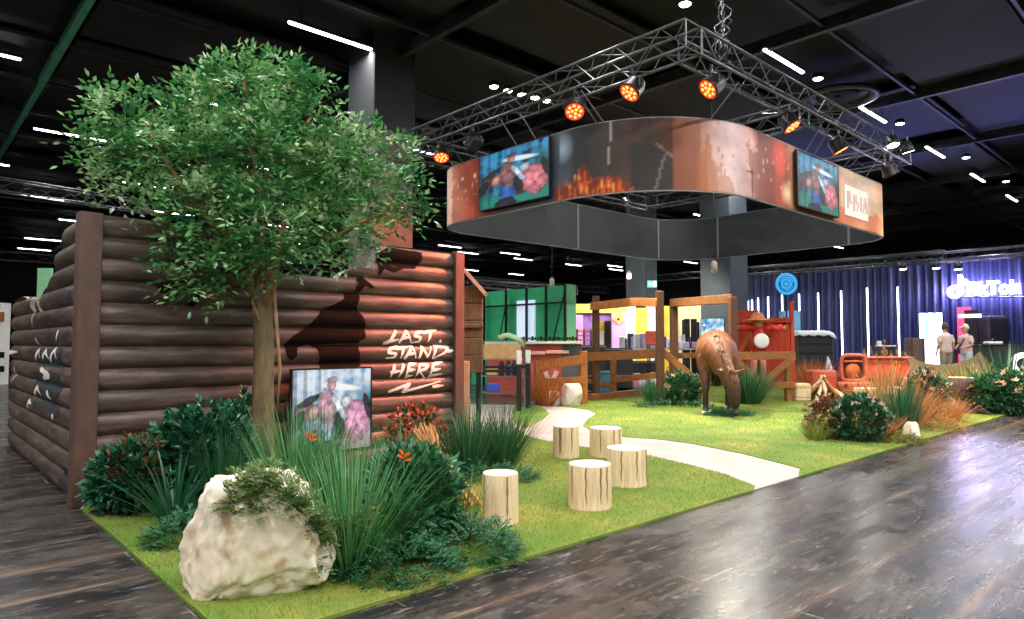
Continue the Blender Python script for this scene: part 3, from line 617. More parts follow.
# two white flood lights at the far corner, and unseen warm floods added to wash the lawn
def flood(p, aim, label, power, col, grp=None, glow=m_spotglow, sz=.2, spot=80):
    p = V(p); d = (V(aim) - p).normalized(); t = thing('flood_light', label, 'flood light', p); R = V((0, 0, 1)).rotation_difference(d).to_matrix()
    b = MB(); b.lathe([(.05, -.2), (.11, -.17), (.13, 0), (.14, .06), (.12, .06)], p, 16, R); can = b.obj('can', m_black, t, True)
    b = MB(); b.lathe([(.12, .05), (.12, .062)], p, 16, R); b.obj('lens', glow, can)
    b = MB(); b.tube([p, p + UP * .3], .02, 6); b.obj('clamp', m_dark, t)
    l = bpy.data.lights.new('flood_beam', 'SPOT'); l.energy = power; l.color = col; l.spot_size = math.radians(spot); l.spot_blend = .6; l.shadow_soft_size = .12
    o = bpy.data.objects.new('flood_beam', l); COL.objects.link(o); o.location = p + d * .1; o.rotation_euler = V((0, 0, -1)).rotation_difference(d).to_euler()
FLOOD = 1300
flood((16.2, 5.2, 5.9), (15.5, 3.6, 0), 'left of the two white floodlights on the far truss corner', FLOOD, (1, .93, .78))
flood((17.0, 5.15, 5.9), (18.6, 4.2, 0), 'right of the two white floodlights on the far truss corner', FLOOD, (1, .9, .72))
flood((12.85, 7.4, 5.3), (9.6, 6.6, 0), 'added black floodlight on the middle cross beam, turned to the path', FLOOD, (1, .93, .75))
flood((12.85, 9.4, 5.3), (12.6, 8.0, 0), 'added black floodlight on the middle cross beam, turned straight down', FLOOD * 1.4, (1, .93, .74))
flood((12.4, 12.4, 5.3), (15.5, 11.5, .5), 'added black floodlight on the back truss beam above the fence', FLOOD, (1, .72, .42))
# wires that carry the ring
for k, px in enumerate((517, 536, 597, 603, 711, 806, 814, 866)):
    i = min(range(NP), key=lambda i: abs(bandX[i] - px) + (0 if OUT[i][1] < 11 and OUT[i][0] < U1 - 1 and (OUT[i][0] < U0 + RR or OUT[i][1] < V0 + RR) else 999))
    p = V((*OUT[i], ZT)); q = V((uL if px < 640 else p.x - .1, p.y + .05 if px < 640 else vN, 5.7)); b = MB(); b.tube([p, q], .012, 5)
    tag(b.obj('hanging_wire', m_alu), 'thin steel wire carrying the banner ring from the truss', 'wire', 'wires holding the banner ring')
# round ceiling vents; blue and green light on two is put into their colour
for (u, v), col, lab in (((18.1, 7.1), '#2c2f3a', 'round black ceiling vent behind the truss'), ((34.2, 6.9), '#2b2f66', 'round ceiling vent coloured as if lit blue at the far right'), ((18.1, 24.8), '#2f5f4c', 'round ceiling vent coloured as if lit green left of the ring')):
    t = thing('ceiling_vent', lab, 'vent', (u, v, 7.9)); m_ = M('vent_' + col[1:], col, rough=.4)
    b = MB(); b.lathe([(.95, 7.95), (1.0, 7.85), (.85, 7.82), (.72, 7.9), (.72, 8.0)], (u, v, 0), 32); b.obj('outer_ring', m_, t, True)
    b = MB(); b.lathe([(.55, 8.0), (.5, 7.9), (.1, 7.95)], (u, v, 0), 32); b.obj('inner_cone', m_ceil, t, True)
    for s in range(4): a = s * math.pi / 2; b = MB(); b.bar((u + .5 * math.cos(a), v + .5 * math.sin(a), 7.9), (u + .75 * math.cos(a), v + .75 * math.sin(a), 7.9), .04, .03); b.obj('spoke', m_, t)
for (x, y) in ((685, 3), (818, 78), (900, 123), (966, 157), (1006, 181), (494, 86), (508, 90), (522, 94), (535, 97), (547, 100)):
    p = G(x, y, 7.9); t = thing('ceiling_spot', 'small white round spotlight in the black hall ceiling', 'ceiling light', p, 'small ceiling spots')
    b = MB(); b.lathe([(.12, .1), (.14, 0), (.12, -.02)], p, 16); b.obj('rim', m_dark, t, True); b = MB(); b.lathe([(.115, -.01), (.1, -.04), (.02, -.05)], p, 16); b.obj('lens', m_spotglow, t, True)
# ------------------------------------------------------------------ tree
m_bark = M('tree_bark', '#5a4a30', '#786340', 9, .75, bump=.5, stretch=(2, 2, .6))
m_twig = M('tree_twig', '#7d5d3c', '#9a774e', 10, .7)
m_tleaf = LEAF('tree_leaf', ['#1c4d2d', '#2c6c3c', '#468848', '#74a763', '#aecb94', '#dce9c8'], .3, .25, .6, 3.2)  # pale end of the ramp paints light reflected off the leaves
TD = 6.75
t0_ = at(263, 434, TD)
TR = thing('tree', 'tall leafy green tree in front of the log wall', 'tree', (t0_.x, t0_.y, 0))
tp = lambda x, y, dz=0: at(x, y, TD + dz)
b = MB(); tr_pts = [V((t0_.x, t0_.y, 0)), tp(263, 425), tp(263, 390), tp(264, 350), tp(263, 318), tp(262, 295), tp(263, 262)]
b.tube(tr_pts, [.122, .110, .102, .098, .094, .092, .05], 14); b.obj('trunk', m_bark, TR, True)
for pts, rr in (([tp(262, 318), tp(272, 285, -.1), tp(277, 255, -.1), tp(285, 220, -.2)], [.05, .045, .04, .025]), ([tp(261, 305), tp(252, 282), tp(240, 255, .1), tp(215, 215, .1), tp(195, 170, .1)], [.06, .055, .05, .04, .02]), ([tp(263, 300), tp(262, 250), tp(255, 190), tp(248, 130), tp(244, 80)], [.07, .06, .05, .035, .015]),
                ([tp(277, 258), tp(300, 220, .2), tp(345, 200, .25), tp(395, 170, .3)], [.04, .035, .026, .012]), ([tp(300, 220, .2), tp(330, 240, -.1), tp(362, 222, -.2), tp(385, 212, -.2)], [.03, .026, .02, .01]), ([tp(215, 215, .1), tp(170, 180, -.2), tp(140, 150, -.3), tp(110, 140, -.3)], [.035, .03, .02, .01]),
                ([tp(240, 255), tp(195, 205, -.3), tp(165, 160, -.4), tp(145, 125, -.4)], [.035, .03, .022, .01]), ([tp(255, 190), tp(290, 150), tp(315, 110, .1)], [.035, .028, .012]), ([tp(195, 205, -.3), tp(160, 215, -.3), tp(125, 200, -.3)], [.025, .018, .008]), ([tp(262, 330), tp(256, 312, -.15), tp(253, 300, -.15), tp(254, 318, -.17)], [.02, .018, .014, .005])):
    b = MB(); b.tube(pts, rr, 8); b.obj('branch', m_twig, TR, True)
b = MB(); b.tube([tp(274, 290, -.12), tp(277, 330, -.14), tp(280, 370, -.15), tp(277, 410, -.15)], [.018, .02, .016, .01], 6); b.obj('aerial_root', m_twig, TR, True)
def leaf(mb, p, d, n, l, w, fold=.25):
    s = d.cross(n).normalized(); n = s.cross(d); m_ = p + d * (l * .45)
    mb.add([p, m_ + s * w * .5 + n * (fold * w * .5), p + d * l, m_ - s * w * .5 + n * (fold * w * .5)], [(0, 1, 2, 3)])
def rv(): 
    while True:
        v = V((random.uniform(-1, 1), random.uniform(-1, 1), random.uniform(-1, 1)))
        if .05 < v.length < 1: return v.normalized()
lob = [(243, 108, 52, 0), (190, 118, 42, .1), (297, 118, 46, .1), (138, 128, 30, -.2), (122, 110, 15, -.1), (110, 150, 16, -.2), (150, 168, 40, -.2), (205, 170, 48, -.3), (262, 165, 52, -.3), (250, 170, 60, .45), (318, 158, 44, .1), (382, 140, 22, .2), (398, 160, 14, .1), (352, 178, 34, -.1), (385, 190, 34, .1), (180, 222, 42, -.2), (235, 226, 40, -.4), (285, 232, 44, -.3), (335, 222, 38, -.1), (160, 258, 18, -.1), (212, 276, 25, -.35), (240, 262, 22, -.3), (410, 205, 15, 0), (140, 208, 24, .1), (96, 156, 7, -.2), (240, 70, 20, 0), (285, 78, 22, .1), (205, 84, 18, .1), (100, 205, 10, -.2), (422, 222, 6, 0), (295, 262, 20, -.2), (345, 134, 16, .1), (120, 182, 14, -.2), (360, 240, 16, -.2)]
fm = MB(); wts = [r ** 1.8 for _, _, r, _ in lob]
for q in range(2500):
    x, y, r, dz = random.choices(lob, wts)[0]; a = rv() * (.35 + .65 * random.random() ** .4); rr = r * .9 / 676 * TD
    p = at(x, y, TD) + FW * dz + a * rr * V((1, 1, 1)).length / 1.732
    if p.y > 6.95 and p.z < 3.0: continue
    out = (a + V((0, 0, .15)) + rv() * .7).normalized(); out.z *= .6; out.normalize(); nn = (UP + rv() * .7).normalized(); L_ = random.uniform(.16, .3); s = out.cross(nn).normalized()
    k = random.randint(3, 4); cv = random.uniform(.1, .5)
    for i in range(k):
        c = p + out * (L_ * i / k) - UP * (cv * L_ * (i / k) ** 2)
        for sg in (-1, 1): leaf(fm, c, (s * sg + out * .55 + rv() * .25).normalized(), (nn + rv() * .35).normalized(), random.uniform(.06, .095), random.uniform(.034, .05))
    leaf(fm, p + out * L_ - UP * cv * L_ * .9, out, nn, .085, .042)
fm.obj('foliage', m_tleaf, TR)
# ------------------------------------------------------------------ plants
def shrub(name, label, c, rx, ry, h, n, ll, lw, mat, stems=7, flowers=0, fmat=None, fsize=.03, cat='shrub', grp=None, z0=.0, flab=None):
    """rx along image right, ry in depth"""
    c = V(c); t = thing(name, label, cat, (c.x, c.y, 0), grp); m = MB(); sm_ = MB()
    for i in range(stems):
        a = rv(); e = c + RT * a.x * rx * .7 + FW * a.y * ry * .7 + UP * h * random.uniform(.5, .85); sm_.tube([c + RT * a.x * .06 + UP * .0, c.lerp(e, .5) + UP * h * .08, e], [.012, .009, .004], 5)
    sm_.obj('stem', m_twig, t)
    for i in range(int(n * 1.55)):
        a = rv()
        r = random.uniform(.5, 1.0) * (1 + .16 * noise.noise(a * 2.3 + c)); p = c + RT * a.x * rx * r + FW * a.y * ry * r + UP * (h * .48 + a.z * h * .52 * r + z0)
        if p.z < .02: p.z = random.uniform(.02, .1)
        for k in range(random.randint(3, 5)):
            d = (RT * a.x + FW * a.y + UP * (a.z * .8 + .35) + rv() * .75).normalized(); leaf(m, p, d, (UP + rv() * .5 - FW * .3).normalized(), ll * random.uniform(.7, 1.15), lw * random.uniform(.8, 1.15))
    m.obj('foliage', mat, t)
    for i in range(flowers):
        a = rv(); a.z = abs(a.z) * 1.0; a.y = -abs(a.y); p = c + RT * a.x * rx + FW * a.y * ry + UP * (h * .5 + a.z * h * .52); f = MB()
        for k in range(6): d = (rv() + UP * .6 - FW * .3).normalized(); leaf(f, p, d, rv(), fsize * 1.3, fsize * .6)
        f.obj('flower', fmat, t)
    return t
def blade(mb, p, d, l, w, droop, seg=6, tw=0):
    d = d.normalized(); hd = V((d.x, d.y, 0)); hd = hd.normalized() if hd.length > 1e-4 else RT.copy(); s = hd.cross(UP).normalized(); vs = []; q = V(p); dd = d.copy(); st_ = l / seg
    for i in range(seg + 1):
        t = i / seg; ww = w * (1 - t ** 2.2) * (.6 + .4 * min(1, t * 4)) * .5; vs += [q - s * ww, q + s * ww]; q = q + dd * st_; dd = (dd - UP * droop * (t + .2) / seg * 2).normalized()
    mb.add(vs, [(2 * i, 2 * i + 1, 2 * i + 3, 2 * i + 2) for i in range(seg)])
def grass(name, label, c, r, h, n, w, droop, mat, spread=.6, cat='grass clump', grp=None, plume=0, pmat=None, heads=0):
    c = V(c); t = thing(name, label, cat, (c.x, c.y, 0), grp); m = MB()
    for i in range(n):
        a = random.uniform(0, 2 * math.pi); q = random.random() ** .5; p = c + V((math.cos(a), math.sin(a), 0)) * r * q * .45 + V((0, 0, .01)); tl = spread * q * random.uniform(.6, 1.4)
        d = V((math.cos(a) * tl, math.sin(a) * tl, 1)); blade(m, p, d + rv() * .12, h * random.uniform(.6, 1.12) * (1 + .25 * tl), w * random.uniform(.7, 1.2), droop * random.uniform(.4, 1.5))
    m.obj('blades', mat, t)
    for i in range(plume):
        a = random.uniform(0, 2 * math.pi); tl = spread * random.uniform(.1, .6); p = c.copy(); e = c + V((math.cos(a) * tl * h, math.sin(a) * tl * h, h * random.uniform(.9, 1.25))); f = MB(); f.tube([p, p.lerp(e, .6) + UP * h * .05, e], [.004, .004, .003], 5)
        dd = (e - p).normalized()
        for k in range(26): leaf(f, e - dd * random.uniform(-.08, .2), (dd + rv() * .55).normalized(), rv(), .09, .012)
        f.obj('plume', pmat or mat, t)
    return t
def cover(name, label, c, rx, ry, h, n, mat, cat='ground cover', sl=.16, grp=None, surf=None):
    c = V(c); t = thing(name, label, cat, (c.x, c.y, 0), grp); m = MB()
    for i in range(n):
        a = random.uniform(0, 2 * math.pi); q = random.random() ** .5; p = c + RT * math.cos(a) * rx * q + FW * math.sin(a) * ry * q; zz = h * (1 - q * q) * random.uniform(.3, 1) + .02; p.z = c.z + zz
        if surf: p = surf(p)
        d = (RT * math.cos(a) + FW * math.sin(a) + UP * .35 + rv() * .8).normalized(); d.z = max(d.z, -.1); s = d.cross(UP).normalized()
        L_ = sl * random.uniform(.6, 1.2); k = 6
        for j in range(k):
            for sg in (-1, 1): leaf(m, p + d * L_ * j / k - UP * .3 * L_ * (j / k) ** 2, (s * sg * .8 + d + rv() * .3).normalized(), (UP + rv() * .5).normalized(), .05 * (1.1 - j / k * .6), .012)
    m.obj('foliage', mat, t)
    return t
L_glossy = LEAF('glossy_leaf', ['#0f3d2c', '#1d5a3c', '#2a6b45', '#123f2e', '#3c7d55'], .3, .1, .6)
L_glossy2 = LEAF('shrub_leaf', ['#16402a', '#27603a', '#33733f', '#1a4a30', '#5c8a55'], .33, .12, .6)
L_bronze = LEAF('bronze_leaf', ['#2c3a20', '#7a4a24', '#3c4a28', '#4a5a2e'], .4, .12)
L_grass = LEAF('grass_blade', ['#2c6a38', '#41854a', '#558f4c', '#2f7040', '#86a868'], .4, .25)
L_grassd = LEAF('grass_blade_dark', ['#1d4a2e', '#2f6640', '#3f7648', '#23553a', '#5f8a5c'], .4, .22)
L_strap = LEAF('strap_leaf', ['#1a4f38', '#2a6a48', '#1f5a40', '#6b9a80'], .35, .15)
L_conif = LEAF('conifer_sprig', ['#1d5232', '#2d6a40', '#245c38', '#3c7a4a'], .55, .15)
L_junip = LEAF('juniper_sprig', ['#3d5a2a', '#5f7a3a', '#4a6a30', '#87934f'], .55, .2)
L_vari = LEAF('variegated_blade', ['#3f6a2c', '#8a8a3c', '#4a7a34', '#b09a4a'], .4, .25)
L_dry = LEAF('dry_grass', ['#a8703c', '#c08a50', '#8a5a30', '#cfa36a'], .6, .3)
L_dryo = LEAF('dry_grass_orange', ['#b5622a', '#c9793a', '#8f4a20', '#d9934f'], .6, .3)
L_red = LEAF('red_flower', ['#c23a22', '#d95a33', '#a82c1a', '#e07a4a'], .5, .25)
L_pale = LEAF('pale_flower', ['#e3cdbb', '#d9b8a6', '#c99a8a'], .5, .25)
L_orange = LEAF('orange_flower', ['#e0591c', '#f07a2c', '#d24a14'], .4, .25)
L_croton = LEAF('croton_leaf', ['#5a2f22', '#8a4a30', '#34402a', '#b06a4a', '#3a4a2c'], .4, .15)
g0 = lambda x, y, d=None: V((*(G(x, y)[:2] if d is None else at(x, 342, d)[:2]), 0))
# -- bed at the log wall
shrub('leafy_shrub', 'low dark shrub with bronze tips beside the wall corner post', g0(142, 342, 6.05), .36, .3, .66, 260, .085, .04, L_bronze)
shrub('leafy_shrub', 'round dark glossy shrub at the left end of the bed', g0(128, 342, 5.95), .30, .28, .62, 300, .085, .042, L_glossy)
shrub('leafy_shrub', 'tall dark glossy shrub against the log wall left of the tree', g0(205, 342, 6.3), .5, .36, .92, 620, .10, .048, L_glossy)
shrub('leafy_shrub', 'glossy shrub directly behind the tree trunk', g0(245, 342, 6.95), .34, .25, .95, 240, .09, .045, L_glossy)
grass('strap_plant', 'plant with long arching strap leaves in front of the tall shrub', g0(178, 342, 5.75), .25, .62, 110, .026, .75, L_strap, 1.1, 'strap-leaved plant')
cover('conifer_mat', 'low feathery conifer mat left of the boulder', g0(192, 342, 5.15), .27, .26, .2, 240, L_conif, sl=.15)
grass('grass_clump', 'fine dark grass clump behind the boulder, left of the trunk', g0(232, 342, 6.0), .26, .72, 420, .009, .3, L_grassd, .42)
shrub('leafy_shrub', 'small broad leaved shrub between the boulder and trunk', g0(273, 342, 5.3), .2, .18, .5, 150, .09, .042, L_glossy2)
gA = grass('grass_clump', 'tall fine grass clump in front of the wall screen, with an orange bloom', g0(300, 342, 5.6), .32, .95, 480, .008, .42, L_grass, .5)
grass('grass_clump', 'fine grass clump between the wall screen and the broad shrub', g0(352, 342, 5.7), .3, .72, 420, .008, .4, L_grass, .5)
grass('grass_clump', 'tall grass tuft rising before the screen centre', g0(322, 342, 6.3), .22, .95, 260, .008, .25, L_grassd, .35)
grass('grass_clump', 'big arching grass clump right of the boulder', g0(352, 342, 4.45), .30, .82, 520, .009, .62, L_grass, .75)
grass('grass_clump', 'narrow upright grass tuft below the painted lettering', g0(402, 342, 6.4), .2, .72, 150, .010, .3, L_grass, .45)
shrub('leafy_shrub', 'broad leaved green shrub in front of the straw bundle', g0(412, 342, 5.05), .36, .3, .72, 420, .115, .05, L_glossy2)
shrub('leafy_shrub', 'small leafy shrub low at the front of the broad shrub', g0(398, 342, 4.75), .24, .2, .45, 170, .11, .048, L_glossy2)
cover('conifer_mat', 'feathery conifer mat at the front lawn edge', g0(400, 342, 4.4), .36, .25, .24, 330, L_conif, sl=.16)
cover('conifer_mat', 'feathery conifer mat beside the nearest log stool', g0(470, 342, 4.85), .34, .3, .24, 330, L_conif, sl=.16)
grass('variegated_grass', 'yellow striped grass tuft beside the nearest log stool', g0(460, 342, 5.15), .16, .46, 130, .012, .25, L_vari, .5)
shrub('flowering_shrub', 'shrub with small red blossoms below the painted lettering', g0(417, 342, 7.9), .36, .25, .78, 240, .08, .03, L_bronze, flowers=26, fmat=L_red, fsize=.05)
grass('grass_clump', 'dark grass clump at the right end of the log wall', g0(470, 342, 7.75), .3, .82, 420, .010, .5, L_grassd, .6)
grass('grass_clump', 'rounded dark grass clump just beyond the log wall end', g0(503, 342, 8.2), .36, .78, 520, .010, .55, L_grassd, .7)
cover('conifer_mat', 'dark low mat under the grass beyond the wall end', g0(492, 342, 7.4), .5, .3, .16, 260, L_conif, sl=.14)
for px, py, d, lab in ((311, 441, 5.4, 'orange bloom among the grasses before the wall screen'), (404, 461, 4.8, 'orange bloom above the broad leaved shrub')):
    p = at(px, py, d); t = thing('heliconia_bloom', lab, 'flower', (p.x, p.y, 0)); f = MB(); f.tube([(p.x, p.y, 0), (p.x, p.y, p.z * .5), p], .007, 6); f.obj('stalk', L_grass, t)
    for k in range(4): f = MB(); d_ = (RT * (1 - 2 * (k % 2)) + UP * (.25 + .25 * k) + rv() * .2).normalized(); leaf(f, p + UP * .012 * k, d_, UP, .062, .03); leaf(f, p + UP * .012 * k, (d_ + UP * .3).normalized(), -FW, .058, .026); f.obj('petal', L_orange, t)
# juniper branch lying over the boulder comes with the boulder below
# -- straw bundle
m_straw = M('straw', '#b0703c', '#cf9a63', 14, .8, bump=.3)
p0, p1 = at(458, 500, 6.2), at(428, 440, 6.35); p0.z = .03
SB = thing('straw_bundle', 'leaning tied straw bundle beside the nearest log stool', 'straw bundle', (p0.x, p0.y, 0))
b = MB()
for i in range(60):
    a = rv(); f = a * .12; g_ = a * .055; b.tube([p0 + V((f.x * 1.2, f.y, 0)) + RT * f.z * 1.6, p0.lerp(p1, .8) + g_ * .9, p1 + g_ * 1.9 + (p1 - p0).normalized() * random.uniform(0, .09)], [.013, .012, .009], 5)
b.obj('stalks', m_straw, SB)
b = MB(); c_ = p0.lerp(p1, .82); ax = (p1 - p0).normalized(); R = V((0, 0, 1)).rotation_difference(ax).to_matrix(); b.lathe([(.07, -.015), (.075, 0), (.07, .015)], c_, 16, R); b.obj('tie', m_twig, SB, True)
# -- boulder
def boulder(name, label, c, sx, sy, sz, seed, planes, mat, sub=5, amp=.06, squash=None, cat='rock'):
    bm = bmesh.new(); bmesh.ops.create_icosphere(bm, subdivisions=sub, radius=1); c = V(c); R_ = random.Random(int(seed * 10))
    planes = list(planes) + [((R_.gauss(0, 1), R_.gauss(0, 1), R_.gauss(0, .8)), R_.uniform(.74, .9)) for _ in range(12)]
    for v in bm.verts:
        p = v.co.copy()
        for n, d in planes:
            n = V(n).normalized(); k = p.dot(n) - d
            if k > 0: p -= n * k * .93
        q = v.co * 1.3 + V((seed, seed * 2, 0)); f = noise.fractal(q * 1.4, 1.0, 2.0, 5) * amp + abs(noise.noise(q * 2.4)) * -amp * 1.1 + noise.fractal(q * 6, .9, 2, 4) * amp * .3 - max(0, noise.noise(q * 1.9 + V((9, 2, 4))) - .25) * amp * 2.2
        p = p * (1 + f)
        v.co = c + RT * p.x * sx + FW * p.y * sy + UP * ((p.z + .62) * sz if squash is None else max(-.02, (p.z + squash) * sz))
    me = bpy.data.meshes.new(name); 
    for f in bm.faces: f.smooth = True
    bm.to_mesh(me); bm.free(); me.materials.append(mat); me.transform(Matrix.Translation((-c.x, -c.y, 0))); o = bpy.data.objects.new(name, me); COL.objects.link(o); o.location = (c.x, c.y, 0); return tag(o, label, cat)
def rock_mat(name, a, b_, c):
    m = M(name, a, b_, 3.2, .8, bump=.55, detail=9); n = m.node_tree; L = n.links; bs = n.nodes['Principled BSDF']; src = bs.inputs['Base Color'].links[0].from_socket
    k = n.nodes.new('ShaderNodeTexNoise'); k.inputs['Scale'].default_value = 7; k.inputs['Detail'].default_value = 8; tc = n.nodes.new('ShaderNodeTexCoord'); L.new(tc.outputs['Object'], k.inputs['Vector'])
    r = n.nodes.new('ShaderNodeValToRGB'); r.color_ramp.elements[0].position = .52; r.color_ramp.elements[1].position = .68; L.new(k.outputs['Fac'], r.inputs[0]); x = n.nodes.new('ShaderNodeMix'); x.data_type = 'RGBA'; L.new(r.outputs[0], x.inputs[0]); L.new(src, x.inputs[6]); x.inputs[7].default_value = hx(c); L.new(x.outputs[2], bs.inputs['Base Color']); return m
m_rock = rock_mat('cream_rock', '#ddccae', '#efe4cf', '#c2a67e'); m_rock2 = rock_mat('white_rock', '#d8cabd', '#e8dccf', '#c4ae9a')
cb = at(258, 560, 4.12); cb.z = 0
BO = boulder('boulder', 'large cream boulder on the front corner of the lawn', cb, .50, .36, .54, 3.1,
    [((.72, 0, .70), .60), ((-.93, -.1, .3), .78), ((-.5, -.75, .1), .60), ((.35, -.92, -.12), .55), ((.1, -.75, .62), .66), ((-.12, 0, 1), .66), ((.95, -.2, -.1), .80), ((-.35, 0, .93), .84), ((.3, -.6, -.75), .62)], m_rock, 6, .085)
from mathutils.bvhtree import BVHTree
bt = BVHTree.FromPolygons([v.co + BO.location for v in BO.data.vertices], [tuple(f.vertices) for f in BO.data.polygons])
def jsurf(p):
    for k in range(4):
        h = bt.ray_cast(V((p.x, p.y, 3)), V((0, 0, -1)))
        if h[0] is not None and h[0].z > .12: break
        p = p + FW * .13
    p.z = (h[0].z if h[0] is not None else .3) + random.uniform(0, .05); return p
cover('juniper_branch', 'spreading juniper branch draped over the boulder', V((*at(296, 342, 3.98)[:2], 0)), .36, .22, .1, 420, L_junip, 'juniper', .14, surf=jsurf)
# -- log stools
m_cut = M('cut_log_side', '#c9ab82', '#e0c7a0', 7, .7, bump=.3, stretch=(6, 6, .5)); m_cuttop = M('cut_log_top', '#efe3d2', '#f7efe4', 10, .6); m_crack = M('log_crack', '#8a6a48')
def stool(c, r, h, label, seed):
    c = V(c); t = thing('log_stool', label, 'log stool', (c.x, c.y, 0)); R_ = random.Random(seed); n = 40
    rad = [r * (1 + .035 * noise.noise(V((math.cos(2 * math.pi * k / n) * 1.6, math.sin(2 * math.pi * k / n) * 1.6, seed)))) for k in range(n)]
    prof = [(1.02, 0), (1.0, .05), (.99, .5), (.98, .97), (.955, 1)]
    b = MB(); b.rings([[c + V((rad[k] * s * math.cos(2 * math.pi * k / n), rad[k] * s * math.sin(2 * math.pi * k / n), .022 + (h - .022) * z)) for k in range(n)] for s, z in prof], cap=False); b.obj('trunk_section', m_cut, t, True)
    b = MB(); b.rings([[c + V((rad[k] * s * math.cos(2 * math.pi * k / n), rad[k] * s * math.sin(2 * math.pi * k / n), h + .001 + dz)) for k in range(n)] for s, dz in ((.955, 0), (.6, .002), (.05, .003))], cap=True); b.obj('sawn_top', m_cuttop, t)
    for k in range(4):
        a = R_.uniform(math.pi * .9, math.pi * 1.9) if k else math.radians(250); k_ = int((a % (2 * math.pi)) / (2 * math.pi) * n) % n; pts = []
        for i in range(9): z = h * (.97 - i * .1 * R_.uniform(.95, 1.0)); aa = a + .02 * math.sin(i * 1.7 + k); pts.append(c + V((rad[k_] * .992 * math.cos(aa), rad[k_] * .992 * math.sin(aa), max(.05, z))))
        b = MB(); b.tube(pts, [.007] * 4 + [.006] * 3 + [.004, .002], 5); b.obj('crack', m_crack, t)
def stoolpx(x, yb, yt, wpx, label, seed):
    c = G(x, yb); d = c.dot(FW); r = wpx / 2 / 676 * (d + .15); c = c + FW * r * .92; z = 1.5 - (yt - 342) / 676 * (c.dot(FW)); stool((c.x, c.y, 0), r, max(.38, min(.56, z)), label, seed)
stoolpx(500, 529, 471, 36, 'nearest pale log stool beside the plant bed', 1)
stoolpx(592.5, 513.5, 462, 43, 'pale log stool at the centre of the lawn, nearest its edge', 2)
stoolpx(629.5, 490, 446.5, 39, 'pale log stool in front of the path bend', 3)
stoolpx(567, 460.5, 425, 26, 'farthest left pale log stool standing before the path', 4)
stoolpx(608, 459.5, 433, 32, 'pale log stool half hidden behind another stool', 5)
# ------------------------------------------------------------------ horse
def loft(mb, pts, n=20, up=UP):
    """pts: (centre, half width across, half height)"""
    rs = []; cs = [V(p[0]) for p in pts]
    for i, p in enumerate(pts):
        d = (cs[min(i + 1, len(cs) - 1)] - cs[max(i - 1, 0)]).normalized(); x = d.cross(up).normalized() if abs(d.dot(up)) < .999 else V((0, 1, 0)); y = x.cross(d)
        rs.append([cs[i] + x * p[1] * math.cos(2 * math.pi * k / n) + y * p[2] * math.sin(2 * math.pi * k / n) for k in range(n)])
    mb.rings(rs)
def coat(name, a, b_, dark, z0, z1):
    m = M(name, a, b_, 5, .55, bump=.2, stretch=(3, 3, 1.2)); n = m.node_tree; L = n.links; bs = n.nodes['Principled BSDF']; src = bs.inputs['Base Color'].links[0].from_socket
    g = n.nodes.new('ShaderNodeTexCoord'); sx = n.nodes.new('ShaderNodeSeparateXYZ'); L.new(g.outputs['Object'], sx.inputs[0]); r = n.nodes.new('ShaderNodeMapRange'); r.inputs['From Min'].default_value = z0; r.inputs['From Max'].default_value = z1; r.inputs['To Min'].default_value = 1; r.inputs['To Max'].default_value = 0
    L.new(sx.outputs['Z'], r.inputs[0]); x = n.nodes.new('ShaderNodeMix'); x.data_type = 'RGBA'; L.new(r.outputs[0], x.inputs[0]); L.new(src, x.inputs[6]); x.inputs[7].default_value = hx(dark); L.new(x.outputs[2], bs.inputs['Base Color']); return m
m_coat = coat('horse_coat', '#5c3014', '#86502a', '#26150c', .35, 1.2)  # dark legs, with the shade on the lowered head put into the colour
HP = G(718, 415); HR = math.atan2(-HP.y, -HP.x) + math.radians(1)
HO = thing('grazing_horse', 'life size brown horse grazing with lowered head on the far lawn', 'horse', (0, 0, 0))
hb = MB(); S = 1.06; sw = .16
sp_ = [((-.98, 0, 1.28), .06, .10), ((-.92, 0, 1.32), .22, .26), ((-.78, 0, 1.33), .31, .35), ((-.55, 0, 1.29), .345, .375), ((-.25, 0, 1.19), .34, .39), ((.05, 0, 1.16), .345, .40), ((.32, 0, 1.19), .31, .40), ((.55, .01, 1.18), .25, .35), ((.76, .04, 1.06), .165, .27), ((.93, .09, .93), .13, .21), ((1.06, .14, .82), .115, .17), ((1.14, .18, .70), .11, .15), ((1.19, .21, .55), .105, .15), ((1.22, .225, .40), .085, .12), ((1.235, .235, .25), .066, .09), ((1.24, .24, .13), .064, .082), ((1.235, .24, .07), .05, .06)]
loft(hb, [(V(p) * S, a * S, b_ * S) for p, a, b_ in sp_], 26, UP)
